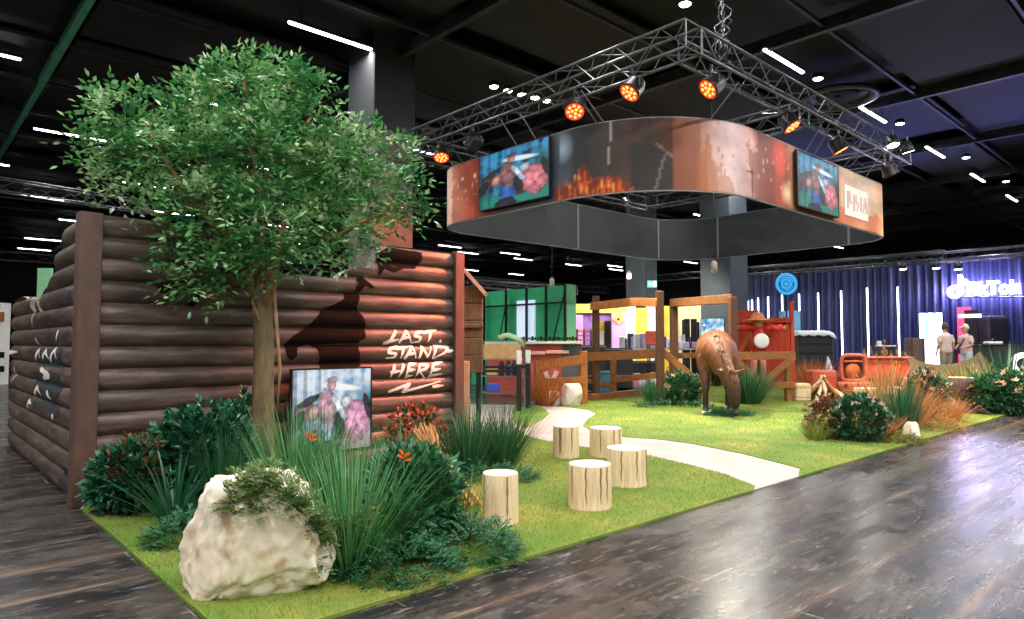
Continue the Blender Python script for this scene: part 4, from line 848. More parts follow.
for sy in (-1, 1):
    f_ = .10 if sy < 0 else -.08
    for L_ in ([((.42, sy * .17, 1.12), .14, .17), ((.46, sy * .19, .9), .115, .13), ((.48 + f_ * .4, sy * .19, .7), .08, .09), ((.5 + f_ * .8, sy * .185, .5), .066, .07), ((.49 + f_, sy * .185, .4), .048, .05), ((.48 + f_, sy * .185, .2), .044, .046), ((.47 + f_, sy * .185, .13), .055, .06), ((.51 + f_, sy * .185, .06), .06, .07), ((.52 + f_, sy * .185, .0), .068, .075)],
               [((-.7, sy * .16, 1.2), .17, .26), ((-.62, sy * .2, .98), .145, .2), ((-.64, sy * .2, .78), .10, .13), ((-.78, sy * .195, .56), .062, .085), ((-.82, sy * .19, .48), .058, .075), ((-.79, sy * .19, .3), .045, .05), ((-.77, sy * .19, .14), .055, .06), ((-.73, sy * .19, .06), .06, .07), ((-.72, sy * .19, 0), .068, .075)]):
        loft(hb, [(V(p) * S, a * S, b_ * S) for p, a, b_ in L_], 14, V((1, 0, 0)))
    loft(hb, [(V((1.10, .17 + sy * .07, .82)) * S, .03, .035), (V((1.13, .17 + sy * .13, .87)) * S, .035, .04), (V((1.15, .17 + sy * .18, .90)) * S, .022, .022), (V((1.16, .17 + sy * .21, .92)) * S, .005, .006)], 8, V((1, 0, 0)))
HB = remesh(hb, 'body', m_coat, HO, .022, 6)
m_mane = M('horse_mane', '#5f391b', '#744a26', 10, .6, stretch=(4, 4, 1)); m_hoof = M('hoof', '#cfc3b2', '#e0d6c8', 8, .5); m_dkhair = M('dark_hair', '#3a2213', '#52301a', 12, .6)
mm = MB(); R_ = random.Random(5)
for i in range(120):
    t = R_.random(); k = 6 + t * 5; i0 = int(k); fr = k - i0; a_, c_ = sp_[i0], sp_[min(i0 + 1, 16)]; p = (V(a_[0]).lerp(V(c_[0]), fr)); hh = a_[2] + (c_[2] - a_[2]) * fr
    d = (V(c_[0]) - V(a_[0])).normalized(); y = (UP - d * UP.dot(d)).normalized(); q = (p + y * hh * .97) * S; sd = V((0, R_.uniform(-.4, .15), 0))
    mm.tube([q, q + y * .015 + sd * .06 + d * .05, q + y * .012 + sd * .18 + d * .13, q + sd * .3 + d * .22 - y * .02], [.010, .014, .011, .002], 5)
mm.obj('mane', m_mane, HO, True)
mm = MB()
for i in range(40): a = R_.uniform(-.06, .06); c_ = R_.uniform(-.05, .05); mm.tube([V((-1.0, a * .3, 1.36)) * S, V((-1.1, a, 1.2)) * S, V((-1.12 + c_, a * 1.3, .8)) * S, V((-1.08 + c_, a * 1.2, .45)) * S], [.014, .016, .014, .003], 5)
mm.obj('tail', m_dkhair, HO, True)
for sy in (-1, 1):
    f_ = .10 if sy < 0 else -.08
    for q in ((.52 + f_, .185), (-.72, .19)): b = MB(); b.lathe([(.078 * S, .024), (.072 * S, .05), (.062 * S, .085)], (q[0] * S, sy * q[1] * S, 0), 16); b.obj('hoof', m_hoof, HB, True)
    b = MB(); b.lathe([(.002, -.022), (.016, -.016), (.022, 0), (.016, .016), (.002, .022)], V((1.205, .205 + sy * .105, .57)) * S, 10); b.obj('eye', M('horse_eye', '#120a06', rough=.1), HB, True)
    b = MB(); b.lathe([(.002, -.012), (.012, 0), (.002, .012)], V((1.29, .24 + sy * .035, .12)) * S, 8); b.obj('nostril', m_dkhair, HB, True)
HO.location = (HP.x - (.56 * math.cos(HR)), HP.y - (.56 * math.sin(HR)), 0); HO.rotation_euler = (0, 0, HR); HO.scale = (1, 1.22, 1)
# grass mats and shrubs of the far lawn
cover('grass_mat', 'small dark green grass mat under the horse head', g0(727, 342, 13.75), .48, .3, .09, 420, L_conif, 'grass mat', .14)
shrub('leafy_shrub', 'dark shrub with tiny white flowers between fence post and horse', g0(681, 342, 16.1), .52, .4, .78, 420, .11, .05, L_grassd, flowers=22, fmat=L_pale, fsize=.05)
grass('grass_clump', 'dark bushy grass clump at the foot of the tall fence post', g0(655, 342, 16.2), .5, .62, 420, .016, .5, L_grassd, .8)
cover('conifer_mat', 'low green mat in front of the white flowered shrub', g0(672, 342, 15.6), .95, .35, .16, 260, L_conif, sl=.2)
grass('grass_clump', 'dark spiky grass clump right behind the horse', g0(748, 342, 16.4), .55, 1.0, 460, .018, .5, L_grassd, .8)
# right hand bed
shrub('croton_shrub', 'reddish mottled shrub at the left end of the right bed', g0(828, 342, 10.6), .38, .34, .66, 330, .085, .04, L_croton, flowers=8, fmat=L_pale, fsize=.04)
shrub('leafy_shrub', 'dark glossy shrub with pale pink buds at the lawn edge', g0(858, 342, 10.25), .40, .36, .70, 420, .09, .042, L_glossy, flowers=22, fmat=L_pale, fsize=.04)
grass('grass_clump', 'thin olive grass fringe left below the mottled shrub', g0(815, 342, 10.3), .3, .36, 180, .011, .5, L_vari, .9)
grass('grass_clump', 'upright dark grass clump right of the pink budded shrub', g0(900, 342, 10.8), .3, .92, 360, .014, .3, L_grassd, .42)
cover('dry_mat', 'dry brown grass mat beside the small white rock', g0(930, 342, 11.6), .48, .35, .26, 300, L_dry, 'dry grass', .18)
cover('dry_mat', 'olive mat at the lawn edge below the dark grass clump', g0(892, 342, 10.2), .42, .25, .14, 240, L_vari, 'ground cover', .15)
boulder('rock', 'small pale rock at the lawn edge of the right bed', g0(909, 342, 10.35), .14, .14, .20, 7.7, [((.3, -.7, .5), .6), ((-.8, 0, .4), .6), ((0, 0, 1), .8)], m_rock2, 4, .08)
shrub('leafy_shrub', 'dark shrub with white buds behind the small rock', g0(924, 342, 13.6), .42, .36, .92, 420, .11, .05, L_glossy, flowers=16, fmat=L_pale, fsize=.05)
grass('dry_grass', 'tall tan plumed grass in front of the red vehicle', g0(885, 342, 15.8), .5, 1.2, 150, .016, .35, L_dry, .7, 'dry grass', plume=9, pmat=L_dry)
grass('dry_grass', 'tall tan plumed grass in front of the tent opening', g0(937, 342, 15.4), .5, .8, 170, .016, .6, L_dryo, .9, 'dry grass', plume=7, pmat=L_dry)
grass('dry_grass', 'orange tan grass tuft left of the dark tree stump', g0(945, 342, 14.4), .35, .6, 130, .014, .6, L_dryo, .9, 'dry grass')
grass('dry_grass', 'low orange grass before the cut log round', g0(870, 342, 13.2), .45, .55, 260, .014, .5, L_vari, .8, 'dry grass')
grass('dry_grass', 'wide orange grass hedge beside the barn pole', g0(812, 342, 19.6), .9, 1.0, 520, .02, .45, L_dryo, .8, 'dry grass')
grass('dry_grass', 'low orange grass behind the straw coloured block', g0(800, 342, 17.8), .6, .5, 300, .018, .5, L_dryo, .9, 'dry grass')
grass('dry_grass', 'small orange grass tuft beside the two white rocks', g0(546, 342, 15.9), .4, .75, 280, .018, .5, L_dryo, .8, 'dry grass')
shrub('leafy_shrub', 'wide dark green shrub at the right edge of the picture', g0(983, 342, 14.3), .62, .5, .82, 620, .11, .05, L_grassd, flowers=4, fmat=L_dry, fsize=.06)
shrub('leafy_shrub', 'dark green shrub with a dried tan flower head, far right', g0(1012, 342, 14.0), .45, .4, .95, 420, .11, .05, L_grassd, flowers=10, fmat=L_pale, fsize=.08)
grass('spiky_palm', 'spiky grey green palm rising behind the far right shrubs', g0(1003, 342, 15.2), .3, 1.45, 60, .05, .2, L_strap, .8, 'palm')
grass('dry_grass', 'tan grass tuft between the cut log rounds', g0(880, 342, 13.6), .45, .95, 260, .016, .4, L_dry, .7, 'dry grass')
grass('grass_clump', 'olive grass clump between the stump and the far right shrubs', g0(968, 342, 15.4), .5, 1.1, 300, .018, .45, L_vari, .8)
grass('dry_grass', 'short orange tuft left of the small pale rock', g0(876, 342, 10.3), .3, .45, 200, .012, .6, L_dryo, 1.0, 'dry grass')
grass('dry_grass', 'wide tan grass mass between the dark grass clump and the white budded shrub', g0(908, 342, 12.2), .5, .85, 300, .013, .6, L_dry, .95, 'dry grass', plume=5, pmat=L_dry)
grass('dry_grass', 'tan grass fringe at the foot of the dark tree stump', g0(948, 342, 12.8), .4, .5, 220, .012, .7, L_dry, 1.0, 'dry grass')
# dark tree stump with roots
c = G(962, 413); m_stump = M('stump_bark', '#3a332e', '#57493f', 8, .8, bump=.6, stretch=(3, 3, .8))
t = thing('tree_stump', 'dark tree stump with spreading roots in the right bed', 'tree stump', c); n = 24; b = MB()
b.rings([[c + V(((r_ * (1 + .12 * noise.noise(V((math.cos(a) * 1.5, math.sin(a) * 1.5, 4))))) * math.cos(a), r_ * (1 + .12 * noise.noise(V((math.cos(a) * 1.5, math.sin(a) * 1.5, 4)))) * math.sin(a), z)) for a in [2 * math.pi * k / n for k in range(n)]] for r_, z in ((.44, 0), (.34, .08), (.27, .25), (.25, .5), (.26, .74), (.24, .75))]); b.obj('trunk', m_stump, t, True)
b = MB(); b.lathe([(.23, .751), (.1, .758), (.01, .76)], c, 24); b.obj('sawn_top', m_cut, t)
for a in (-.9, .3, 1.6, 2.9, 4.3): b = MB(); dv = V((math.cos(a), math.sin(a), 0)); b.tube([c + dv * .22 + UP * .22, c + dv * .42 + UP * .09, c + dv * .66 + UP * .03], [.09, .06, .015], 8); b.obj('root', m_redwood if a == -.9 else m_stump, t, True)
# cut log round and cream block
c = g0(868, 342, 14.4); stool((c.x, c.y, 0), .30, .52, 'pale cut log round among the right bed grasses', 9)
c = g0(893, 342, 14.2); stool((c.x, c.y, 0), .2, .56, 'narrow pale cut log round behind the upright dark grass', 11)
c = G(801, 401.5); b = MB(); b.bbox((c.x, c.y, .24), (.38, .36, .44), -A, .03); t = thing('hay_block', 'cream square block on the lawn edge left of the campfire', 'hay bale', (c.x, c.y, 0)); b.obj('block', M('cream_block', '#d9b78a', '#ecd2ab', 12, .8, bump=.3), t)
for z in (.12, .36): b = MB(); b.bbox((c.x, c.y, z), (.392, .372, .014), -A, .004); b.obj('string', m_twig, t)
# campfire of leaning logs
c = G(822, 401); t = thing('campfire', 'unlit campfire of leaning bare logs', 'campfire', c); R_ = random.Random(12)
for k in range(13):
    a = k / 13 * 2 * math.pi + R_.uniform(-.15, .15); l = R_.uniform(.5, .72); e = c + V((math.cos(a) * l, math.sin(a) * l, .04)); tp_ = c + V((math.cos(a + 2.8) * .08, math.sin(a + 2.8) * .08, R_.uniform(.5, .68))); b = MB(); b.tube([e, e.lerp(tp_, .5), tp_], [.055, .05, .04], 9); b.obj('log', m_cut if k % 3 else m_wood, t, True)
# old red vehicle front with a long body
m_vred = M('faded_red_paint', '#b8452c', '#d26248', 4, .5); m_vor = M('orange_rust', '#a8481c', '#c9631f', 6, .6)
VC_ = at(853, 342, 17.6); VO = thing('red_vehicle', 'faded red old vehicle with a rounded square front frame', 'vehicle', (VC_.x, VC_.y, 0))
vx, vy = RT, FW; vp = lambda x, y, z: V((VC_.x, VC_.y, 0)) + vx * x + vy * y + UP * z
b = MB(); pts = [];
for k in range(33):
    a = 2 * math.pi * k / 32; ca, sa = math.cos(a), math.sin(a); pts.append(vp(.32 * math.copysign(abs(ca) ** .45, ca), 0, .83 + .33 * math.copysign(abs(sa) ** .45, sa)))
b.tube(pts, .05, 8, cap=False); b.obj('front_frame', m_vred, VO, True)
b = MB(); b.box(vp(0, .12, .83), (.6, .04, .62), -A); b.obj('radiator', M('dark_radiator', '#2a1712', '#3a2018', 12, .7), VO)
b = MB(); b.lathe([(.19, -.02), (.2, .02), (.12, .07), (.02, .09)], vp(0, .06, .74), 18, Matrix.Rotation(-A, 3, 'Z') @ Matrix.Rotation(math.pi / 2, 3, 'X')); b.obj('head_lamp', m_vor, VO, True)
b = MB(); b.bbox(vp(0, .02, 1.0), (.5, .03, .05), -A, .008); b.obj('cross_bar', m_vred, VO)
b = MB(); b.bbox(vp(0, -.05, .40), (.95, .22, .14), -A, .04); b.bbox(vp(0, -.02, .25), (.8, .2, .10), -A, .03); b.obj('bumper', m_vred, VO)
for x in (-.28, .02, .3): b = MB(); b.lathe([(.045, 0), (.03, .012)], vp(x, -.165, .40), 10, Matrix.Rotation(-A, 3, 'Z') @ Matrix.Rotation(math.pi / 2, 3, 'X')); b.obj('bolt_hole', m_black, VO)
b = MB(); b.bbox(vp(.95, .75, .72), (1.3, 1.1, .7), -A, .06); b.obj('body', m_vred, VO)
b = MB(); b.bbox(vp(.95, .7, 1.09), (1.4, 1.2, .04), -A, .015); b.obj('top_board', m_vred, VO)
b = MB(); b.bbox(vp(-.75, .2, .52), (.62, .5, .5), -A, .05); b.obj('mudguard', m_vred, VO)
for x in (-.55, .55, 1.35): b = MB(); b.lathe([(.1, -.09), (.27, -.09), (.3, -.05), (.3, .05), (.27, .09), (.1, .09)], vp(x, .35, .3), 20, Matrix.Rotation(-A, 3, 'Z') @ Matrix.Rotation(math.pi / 2, 3, 'Y')); b.obj('wheel', m_black, VO, True)
b = MB(); b.bar(vp(.42, -.1, .62), vp(.95, .1, .35), .03, .06); b.obj('tow_bar', m_vor, VO)
for x in (.55, .9): b = MB(); b.tube([vp(x, .5, 1.1), vp(x, .5, 1.38)], .018, 6); b.obj('upright_rod', m_dark, VO)
# canvas tent
m_canvas = M('khaki_canvas', '#5f5238', '#776846', 3, .8, bump=.15); m_canvin = M('canvas_inside', '#5a4a34', '#6b583e', 3, .9)
TL, TRr = at(903, 342, 19.5), at(979, 342, 19.3); TNT = thing('canvas_tent', 'khaki canvas tent with a sagging ridge in front of the stage', 'tent', ((TL.x + TRr.x) / 2, (TL.y + TRr.y) / 2, 0))
TL.z = TRr.z = 0; b = MB(); NX, NY = 16, 10; vs = []
for sgn in (-1, 1):
    vs = []
    for i in range(NX + 1):
        t = i / NX; base = TL.lerp(TRr, t); rz = 1.22 - .36 * math.sin(math.pi * t) - (.05 if 0 < t < 1 else 0)
        for j in range(NY + 1):
            s_ = j / NY; sag = .06 * math.sin(math.pi * s_) + .02 * math.sin(9 * t + 4 * s_); vs.append(base + FW * sgn * (1.0 * s_) + UP * (rz * (1 - s_) - sag * (1 - s_) + .015) + RT * ((t - .5) * .5 * s_))
    b.add(vs, [(i * (NY + 1) + j, (i + 1) * (NY + 1) + j, (i + 1) * (NY + 1) + j + 1, i * (NY + 1) + j + 1) for i in range(NX) for j in range(NY)])
o = b.obj('canvas', m_canvas, TNT, True); o.modifiers.new('thick', 'SOLIDIFY').thickness = .012
for e, s_ in ((TL, -1), (TRr, 1)):
    b = MB(); b.tube([e, e + UP * 1.26], .02, 8); b.obj('pole', m_dwood, TNT)
    b = MB(); p1 = e + UP * 1.2; b.add([p1, e + FW * -.98 + RT * s_ * .25 + UP * .02, e + FW * -.35 + RT * s_ * .12 + UP * .02, e + FW * .98 + RT * s_ * .25 + UP * .02, e + FW * .3 + RT * s_ * .1 + UP * .02], [(0, 1, 2), (0, 3, 4)]); o = b.obj('door_flap', m_canvin if s_ < 0 else m_canvas, TNT); o.modifiers.new('thick', 'SOLIDIFY').thickness = .01
    b = MB(); b.tube([e + UP * 1.24, e + RT * s_ * 1.1 + UP * .02], .006, 5); b.obj('guy_rope', m_straw, TNT)
# ------------------------------------------------------------------ fences and gateway
def post(b, x, d, z1, w, z0=0): p = at(x, 342, d); b.bbox((p.x, p.y, (z0 + z1) / 2), (w, w, z1 - z0), -A + .2, .012); return V((p.x, p.y, 0))
zz = lambda y, d: 1.5 + (342 - y) / 676 * d
GW = thing('timber_gateway', 'tall timber gateway frame at the back of the far lawn', 'gateway', g0(627, 342, 16.6))
m_gwood = M('gateway_wood', '#6a4326', '#8f5f35', 8, .6, bump=.3, stretch=(4, 4, 1)); m_beamw = M('gateway_beam', '#a8632a', '#c98342', 7, .55, bump=.3)
for x, d, yt, m_ in ((596, 17.6, 296, m_dwood), (660, 16.0, 291, m_dwood), (674, 16.8, 301, m_dwood), (733, 14.9, 297, m_dwood)): b = MB(); post(b, x, d, zz(yt, d), .16); b.obj('post', m_, GW)
for a_, d1, c_, d2, y1, y2 in ((592, 17.6, 633, 16.4, 306.5, 302), (631, 16.4, 660, 16.0, 302, 302.5), (672, 16.8, 734, 14.9, 303, 298.5)): p, q = at(a_, y1, d1), at(c_, y2, d2); b = MB(); b.bar(p, q, .14, .20); b.obj('top_beam', m_beamw if a_ < 640 else m_gwood, GW)
def fence(name, label, posts, rails, mat=m_wood, cat='fence', w=.14):
    p0 = at(posts[0][0], 342, posts[0][1]); t = thing(name, label, cat, (p0.x, p0.y, 0))
    for x, d, yt in posts: b = MB(); post(b, x, d, zz(yt, d), w); b.obj('post', mat, t)
    for x1, y1, d1, x2, y2, d2, h in rails: b = MB(); b.bar(at(x1, y1, d1), at(x2, y2, d2), .06, h); b.obj('rail', mat, t)
    return t
fence('ranch_gate', 'orange lit ranch rails behind the two white rocks', [(538, 16.4, 361), (583, 16.2, 351)], [(536, 366, 16.35, 585, 359, 16.1, .22), (536, 383, 16.35, 585, 380, 16.1, .18), (536, 398, 16.35, 585, 392, 16.1, .1)], m_orgwood, w=.17)
fence('rail_fence', 'brown rail fence between the two tall gateway posts', [(613, 18.3, 352)], [(584, 357, 17.5, 659, 353.5, 16.4, .22), (588, 381, 17.5, 612, 386, 18.2, .12), (612, 380, 18.2, 660, 375, 17.2, .16)])
fence('rail_fence', 'leaning brown rails between gateway and horse', [(672, 17.5, 352)], [(662, 351, 16.4, 702, 386, 16.4, .18), (660, 356, 17.0, 705, 355, 17, .14), (662, 376, 17, 708, 378, 17, .14)])
p, q = at(590, 398, 17.2), at(652, 386, 19.5); p.z = q.z = .09
b = MB(); b.bar(p, q, .16, .18); tag(b.obj('kerb_board', m_wood), 'brown timber kerb along the far lawn edge under the rail fence', 'kerb')
fence('cross_brace_gate', 'brown gate with a diagonal brace in front of the red barn', [(735, 17.0, 354), (787, 17.0, 352)], [(732, 356, 16.9, 795, 355.5, 16.9, .2), (732, 386, 16.9, 795, 385, 16.9, .16), (762, 384, 16.85, 794, 357, 16.85, .16), (762, 384, 16.85, 736, 360, 16.85, .14)])
# two white rocks by the ranch gate
boulder('rock', 'smaller white rock left of the gate post', g0(553, 342, 16.0), .22, .2, .26, 5.1, [((0, 0, 1), .7)], m_rock2, 4, .06)
boulder('rock', 'bigger white rock at the foot of the orange gate post', g0(571, 342, 15.9), .27, .22, .40, 9.1, [((0, 0, 1), .7), ((-1, 0, 0), .85)], m_rock2, 4, .06)
# black barrier posts with white rolls, by the end of the log wall
t = thing('black_barrier', 'black metal barrier with two posts beyond the log wall end', 'barrier', g0(518, 342, 14.6)); p, q = at(519, 342, 14.6), at(528, 342, 15.2)
for e in (p, q): b = MB(); b.bbox((e.x, e.y, .52), (.11, .11, 1.0), -A, .01); b.obj('post', m_black, t)
for y in (367, 371): a_ = at(470, y, 14.2); b = MB(); b.bar(a_, at(519, y, 14.6), .04, .06); b.obj('rail', m_black, t)
b = MB(); b.bar(at(519, 367, 14.6), at(528, 366, 15.2), .04, .06); b.obj('rail', m_black, t)
for e in (p, q): b = MB(); b.lathe([(.055, 1.02), (.06, 1.04), (.06, 1.30), (.05, 1.32)], (e.x, e.y, 0), 14); b.obj('white_cap', m_white, t, True)
# porch cupboard at the end of the wall
m_porch = M('porch_wood', '#5d3d22', '#76502e', 6, .65, bump=.3, stretch=(3, 3, 1)); c = at(465, 342, 9.9)
t = thing('wooden_porch_board', 'dark wooden board with a slanted pale roof behind the log wall end', 'board', (c.x, c.y, 0))
for k in range(5): z = 1.06 + k * .252; b = MB(); b.bbox((c.x, c.y, z + .12), (.52, .16, .245), -A, .012); b.obj('plank', m_porch, t)
for s in (-.2, .2): b = MB(); p = c + RT * s; b.bbox((p.x, p.y, .55), (.07, .07, 1.1), -A, .01); b.obj('leg', m_black if s > 0 else m_porch, t)
b = MB(); z = zz(292, 9.9); R = Matrix.Rotation(-A, 3, 'Z') @ Matrix.Rotation(.85, 3, 'Y'); p = at(472, 279, 9.8); b.box(p, (.62, .5, .05), R=R); b.obj('slanted_roof', M('pale_roof', '#c98a70', '#dba48a', 5, .6), t)
b = MB(); b.bbox(at(466, 326, 9.78), (.5, .05, .06), -A, .01); b.obj('batten', m_porch, t)
# tall pale plank beside the wall end
b = MB(); p = at(466.5, 342, 9.3); b.bbox((p.x, p.y, .62), (.085, .03, 1.24), -A, .006); tag(b.obj('plank', M('pale_plank', '#c08a68', '#d3a17f', 6, .6)), 'narrow pale upright plank at the end of the log wall', 'plank')
# shelf cart with card boxes
m_card = M('cardboard', '#b8915e', '#cfa873', 6, .8); m_wire = M('shelf_chrome', '#9a9c9e', rough=.3, metal=.8); SH0 = at(503, 342, 15.6); t = thing('wire_shelf', 'chrome wire shelf beyond the log wall end', 'shelf', (SH0.x, SH0.y, 0)); sh = lambda x, y, z: V((SH0.x, SH0.y, 0)) + RT * x + FW * y + UP * z
for x in (-.52, .5):
    for y in (-.25, .25): b = MB(); b.tube([sh(x, y, 0), sh(x, y, 1.62)], .016, 6); b.obj('upright', m_wire, t)
for z in (.35, .72, 1.1, 1.52):
    b = MB()
    for y in (-.25, -.12, 0, .12, .25): b.tube([sh(-.52, y, z), sh(.5, y, z)], .008, 5)
    for x in (-.52, 0, .5): b.tube([sh(x, -.25, z), sh(x, .25, z)], .010, 5)
    b.obj('wire_tray', m_wire, t)
def crate(name, label, c, d, m_, cat='box', rz=-A, grp=None, lid=None):
    t = thing(name, label, cat, (c[0], c[1], c[2] - d[2] / 2), grp); b = MB(); b.bbox(c, d, rz, .012); b.obj('carton', m_, t); b = MB(); b.bbox((c[0], c[1], c[2] + d[2] / 2 - .002), (d[0] * .98, .05, .006), rz, .002); b.obj('tape', lid or m_straw, t); return t
crate('cardboard_box', 'wide cardboard box on the upper tray of the wire shelf', sh(-.02, 0, 1.28), (.86, .4, .34), m_card)
crate('carton', 'small tan carton on the low tray of the wire shelf', sh(-.25, 0, .85), (.24, .3, .22), m_card)
crate('plastic_crate', 'blue plastic crate at the left of the lowest wire tray', sh(-.22, 0, .46), (.3, .34, .18), M('blue_plastic', '#3a4fb8', '#4a60c8', 5, .4), 'crate')
for k in range(5): b = MB(); p = sh(-.33 + k * .15, -.02, .90); b.lathe([(.055, -.165), (.06, -.14), (.06, .1), (.03, .15), (.03, .165)], p, 12); tag(b.obj('dark_bottle', M('dark_blue_glass', '#1c2a4a', rough=.2), None, True), 'dark blue bottle on the middle tray of the wire shelf', 'bottle', 'dark bottles on the wire shelf') if k > 1 else b.f.clear()
b = MB(); b.tube([sh(-.1, 0, 1.60), sh(.12, -.05, 1.66), sh(.33, -.1, 1.58), sh(.5, -.15, 1.42)], [.06, .06, .06, .05], 10); tag(b.obj('fabric_roll', M('mint_fabric', '#a9cf9a', '#c2e0b2', 4, .8), None, True), 'pale green fabric roll bent over the top of the wire shelf', 'fabric roll')
# ------------------------------------------------------------------ green studio corner and its low red wall
m_green = M('studio_green', '#27a86e', '#3dbd80', .8, .55); m_green2 = M('studio_green_pale', '#6cc58c', '#7fd09a', 1, .55)
pL, pR = PU(470, 300, 15.3), PU(566, 300, 15.3); t = thing('green_screen_wall', 'bright green screen wall with dark frame behind the rails', 'green screen', (15.3, pL.y, 0)); cy, ly = (pL.y + pR.y) / 2, abs(pL.y - pR.y)
b = MB(); b.box((15.4, cy, 1.63), (.06, ly, 3.26)); b.obj('back_panel', m_green, t)
e_ = at(576, 300, 20.95); b = MB(); b.box(((15.3 + e_.x) / 2 + .03, pR.y - .02, 1.64), (abs(e_.x - 15.3) + .1, .06, 3.28)); b.obj('side_panel', m_green2, t)
for x in (484, 506, 526.5, 546, 565): p = PU(x, 300, 15.2); b = MB(); b.box((15.2, p.y, 1.65), (.06, .07, 3.3)); b.obj('upright', m_black, t)
for z in (2.72,): b = MB(); b.box((15.2, cy, z), (.05, ly, .06)); b.obj('cross_bar', m_black, t)
for x1, x2 in ((506, 499), (565, 553)): b = MB(); b.tube([PU(x1, 304 if x1 < 520 else 290, 15.15), PU(x2, 341, 15.15)], .022, 5); b.obj('brace', m_black, t)
a_, c_ = PU(518, 301, 15.32), PU(535, 338, 15.32); b = MB(); b.box((15.3, (a_.y + c_.y) / 2, (a_.z + c_.z) / 2 - .1), (.08, abs(a_.y - c_.y), a_.z - c_.z + .2)); b.obj('white_panel', EM('light_panel_glow', '#cfe3f5', .5, '#c8d8e8'), t)['label'] = 'pale blue white panel'
m_redw = M('red_panel', '#b84a3a', '#c96250', 3, .5); m_gray = M('grey_panel', '#4f565a', '#62696d', 3, .5)
p, q = at(489, 342, 19.3), at(562, 342, 18.9); t = thing('low_counter_wall', 'red and grey low wall with a pale ledge below the green screen', 'low wall', (p.x, p.y, 0)); c = (p + q) / 2
b = MB(); b.bar((p.x, p.y, .72), (q.x, q.y, .72), .2, 1.44); b.obj('red_front', m_redw, t)
r2 = at(582, 342, 18.8); b = MB(); b.bar((q.x, q.y, .72), (r2.x, r2.y, .72), .2, 1.44); b.obj('grey_front', m_gray, t)
b = MB(); b.bar(at(486, 343, 19.25), at(581, 342.5, 18.75), .4, .07); b.obj('ledge', m_white, t)
for x1, x2, y in ((526, 545, 353), (546, 569, 352)): b = MB(); b.bar(at(x1, y, 18.75), at(x2, y, 18.7), .02, .09); b.obj('pale_strip', M('pale_strip', '#e3b0a0'), t)
b = MB()
for k in range(22): pp = at(515 + k * 2.9, 338.5, 19.4); b.bbox(pp, (.07, .06, .09 + .04 * math.sin(k * 2.3)), -A + k, .01)
tag(b.obj('dark_cable_tray', m_black), 'dark row of cable clips on the ledge of the low wall', 'cable tray')
b = MB(); pp = at(548, 372, 18.6); b.bar(at(545, 372, 18.6), at(551, 384, 18.6), .02, .12); b.bar(at(557, 371, 18.6), at(551, 384, 18.6), .02, .12); b.obj('painted_mark', M('pale_mark', '#e0c4b8'), t)
# flight cases behind the rails
m_case = M('case_black', '#1d1f23', '#2a2d32', 4, .45)
def flightcase(label, x, d, w, h, dp, z0=0, mat=None, rz=-A):
    c = at(x, 342, d); t = thing('flight_case', label, 'flight case', (c.x, c.y, z0)); b = MB(); b.bbox((c.x, c.y, z0 + .06 + h / 2), (w, dp, h), rz, .02); cbd = b.obj('case_body', mat or m_case, t)
    for s in (.33, .98): b = MB(); b.bbox((c.x, c.y, z0 + .06 + h * s - .02), (w + .02, dp + .02, .035), rz, .006); b.obj('edge_trim', m_alu, cbd)
    for sx in (-1, 1):
        for sy in (-1, 1): R = Matrix.Rotation(rz, 3, 'Z'); p = V((c.x, c.y, z0 + .035)) + R @ V((sx * w * .42, sy * dp * .4, 0)); b = MB(); b.lathe([(.035, -.015), (.035, .015)], p, 10, R @ Matrix.Rotation(math.pi / 2, 3, 'Y')); b.obj('caster', m_black, cbd, True)
flightcase('dark flight case with sloping lid left of the tall gateway post', 588, 20.5, .95, 1.35, .7)
flightcase('long black flight case right of the tall gateway post', 612, 21.5, 1.2, 1.25, .7)
flightcase('blue grey flight case standing behind the rail fence post', 605, 19.6, .5, .6, .5, mat=M('case_blue', '#2f6a8a', '#3d7a9a', 4, .45))
flightcase('dark flight case behind the right end of the rail fence', 640, 23, 1.1, .8, .7)
# colourful booth behind
def wallseg(nm, x1, x2, y1, y2, d1, d2, mat, par, th=.12):
    p, q = at(x1, y2, d1), at(x2, y2, d2); z0 = max(0, min(p.z, q.z)); z1 = at(x1, y1, d1).z; b = MB(); b.bar((p.x, p.y, (z0 + z1) / 2), (q.x, q.y, (z0 + z1) / 2), th, z1 - z0); return b.obj(nm, mat, par)
m_yel = M('booth_yellow', '#e8c22c', '#f0d048', 1.5, .5); m_cream = M('booth_cream', '#f2e6a8', '#f7efc4', 1.5, .5); m_pur = M('booth_purple', '#7d4a9a', '#8f5cae', 1.2, .5); m_pink = M('booth_pink', '#c97ab0', '#d990c0', 1.2, .5); m_pkw = M('booth_pinkwhite', '#ecdce6', '#f4eaf0', 1.2, .5)
BT = thing('colourful_booth', 'purple yellow and cream trade fair booth behind the rail fence', 'booth', g0(630, 342, 29))
wallseg('yellow_fascia', 574, 626, 304, 313, 28, 28, m_yel, BT); wallseg('purple_wall', 576, 592, 313, 400, 28.4, 28.4, m_pur, BT); wallseg('purple_header', 590, 616, 313, 321, 28.3, 28.3, m_pur, BT)
wallseg('pink_pillar', 575, 583, 315, 395, 28, 28, m_pink, BT, .3); wallseg('pink_pillar', 612, 626, 313, 395, 28, 28, m_pink, BT, .3); wallseg('inner_yellow_wall', 588, 616, 320, 395, 30.5, 30.5, m_yel, BT); wallseg('dark_doorway', 605, 612, 321, 395, 30.2, 30.2, m_black, BT); wallseg('white_doorway', 597, 604, 331, 395, 30.2, 30.2, m_pkw, BT)
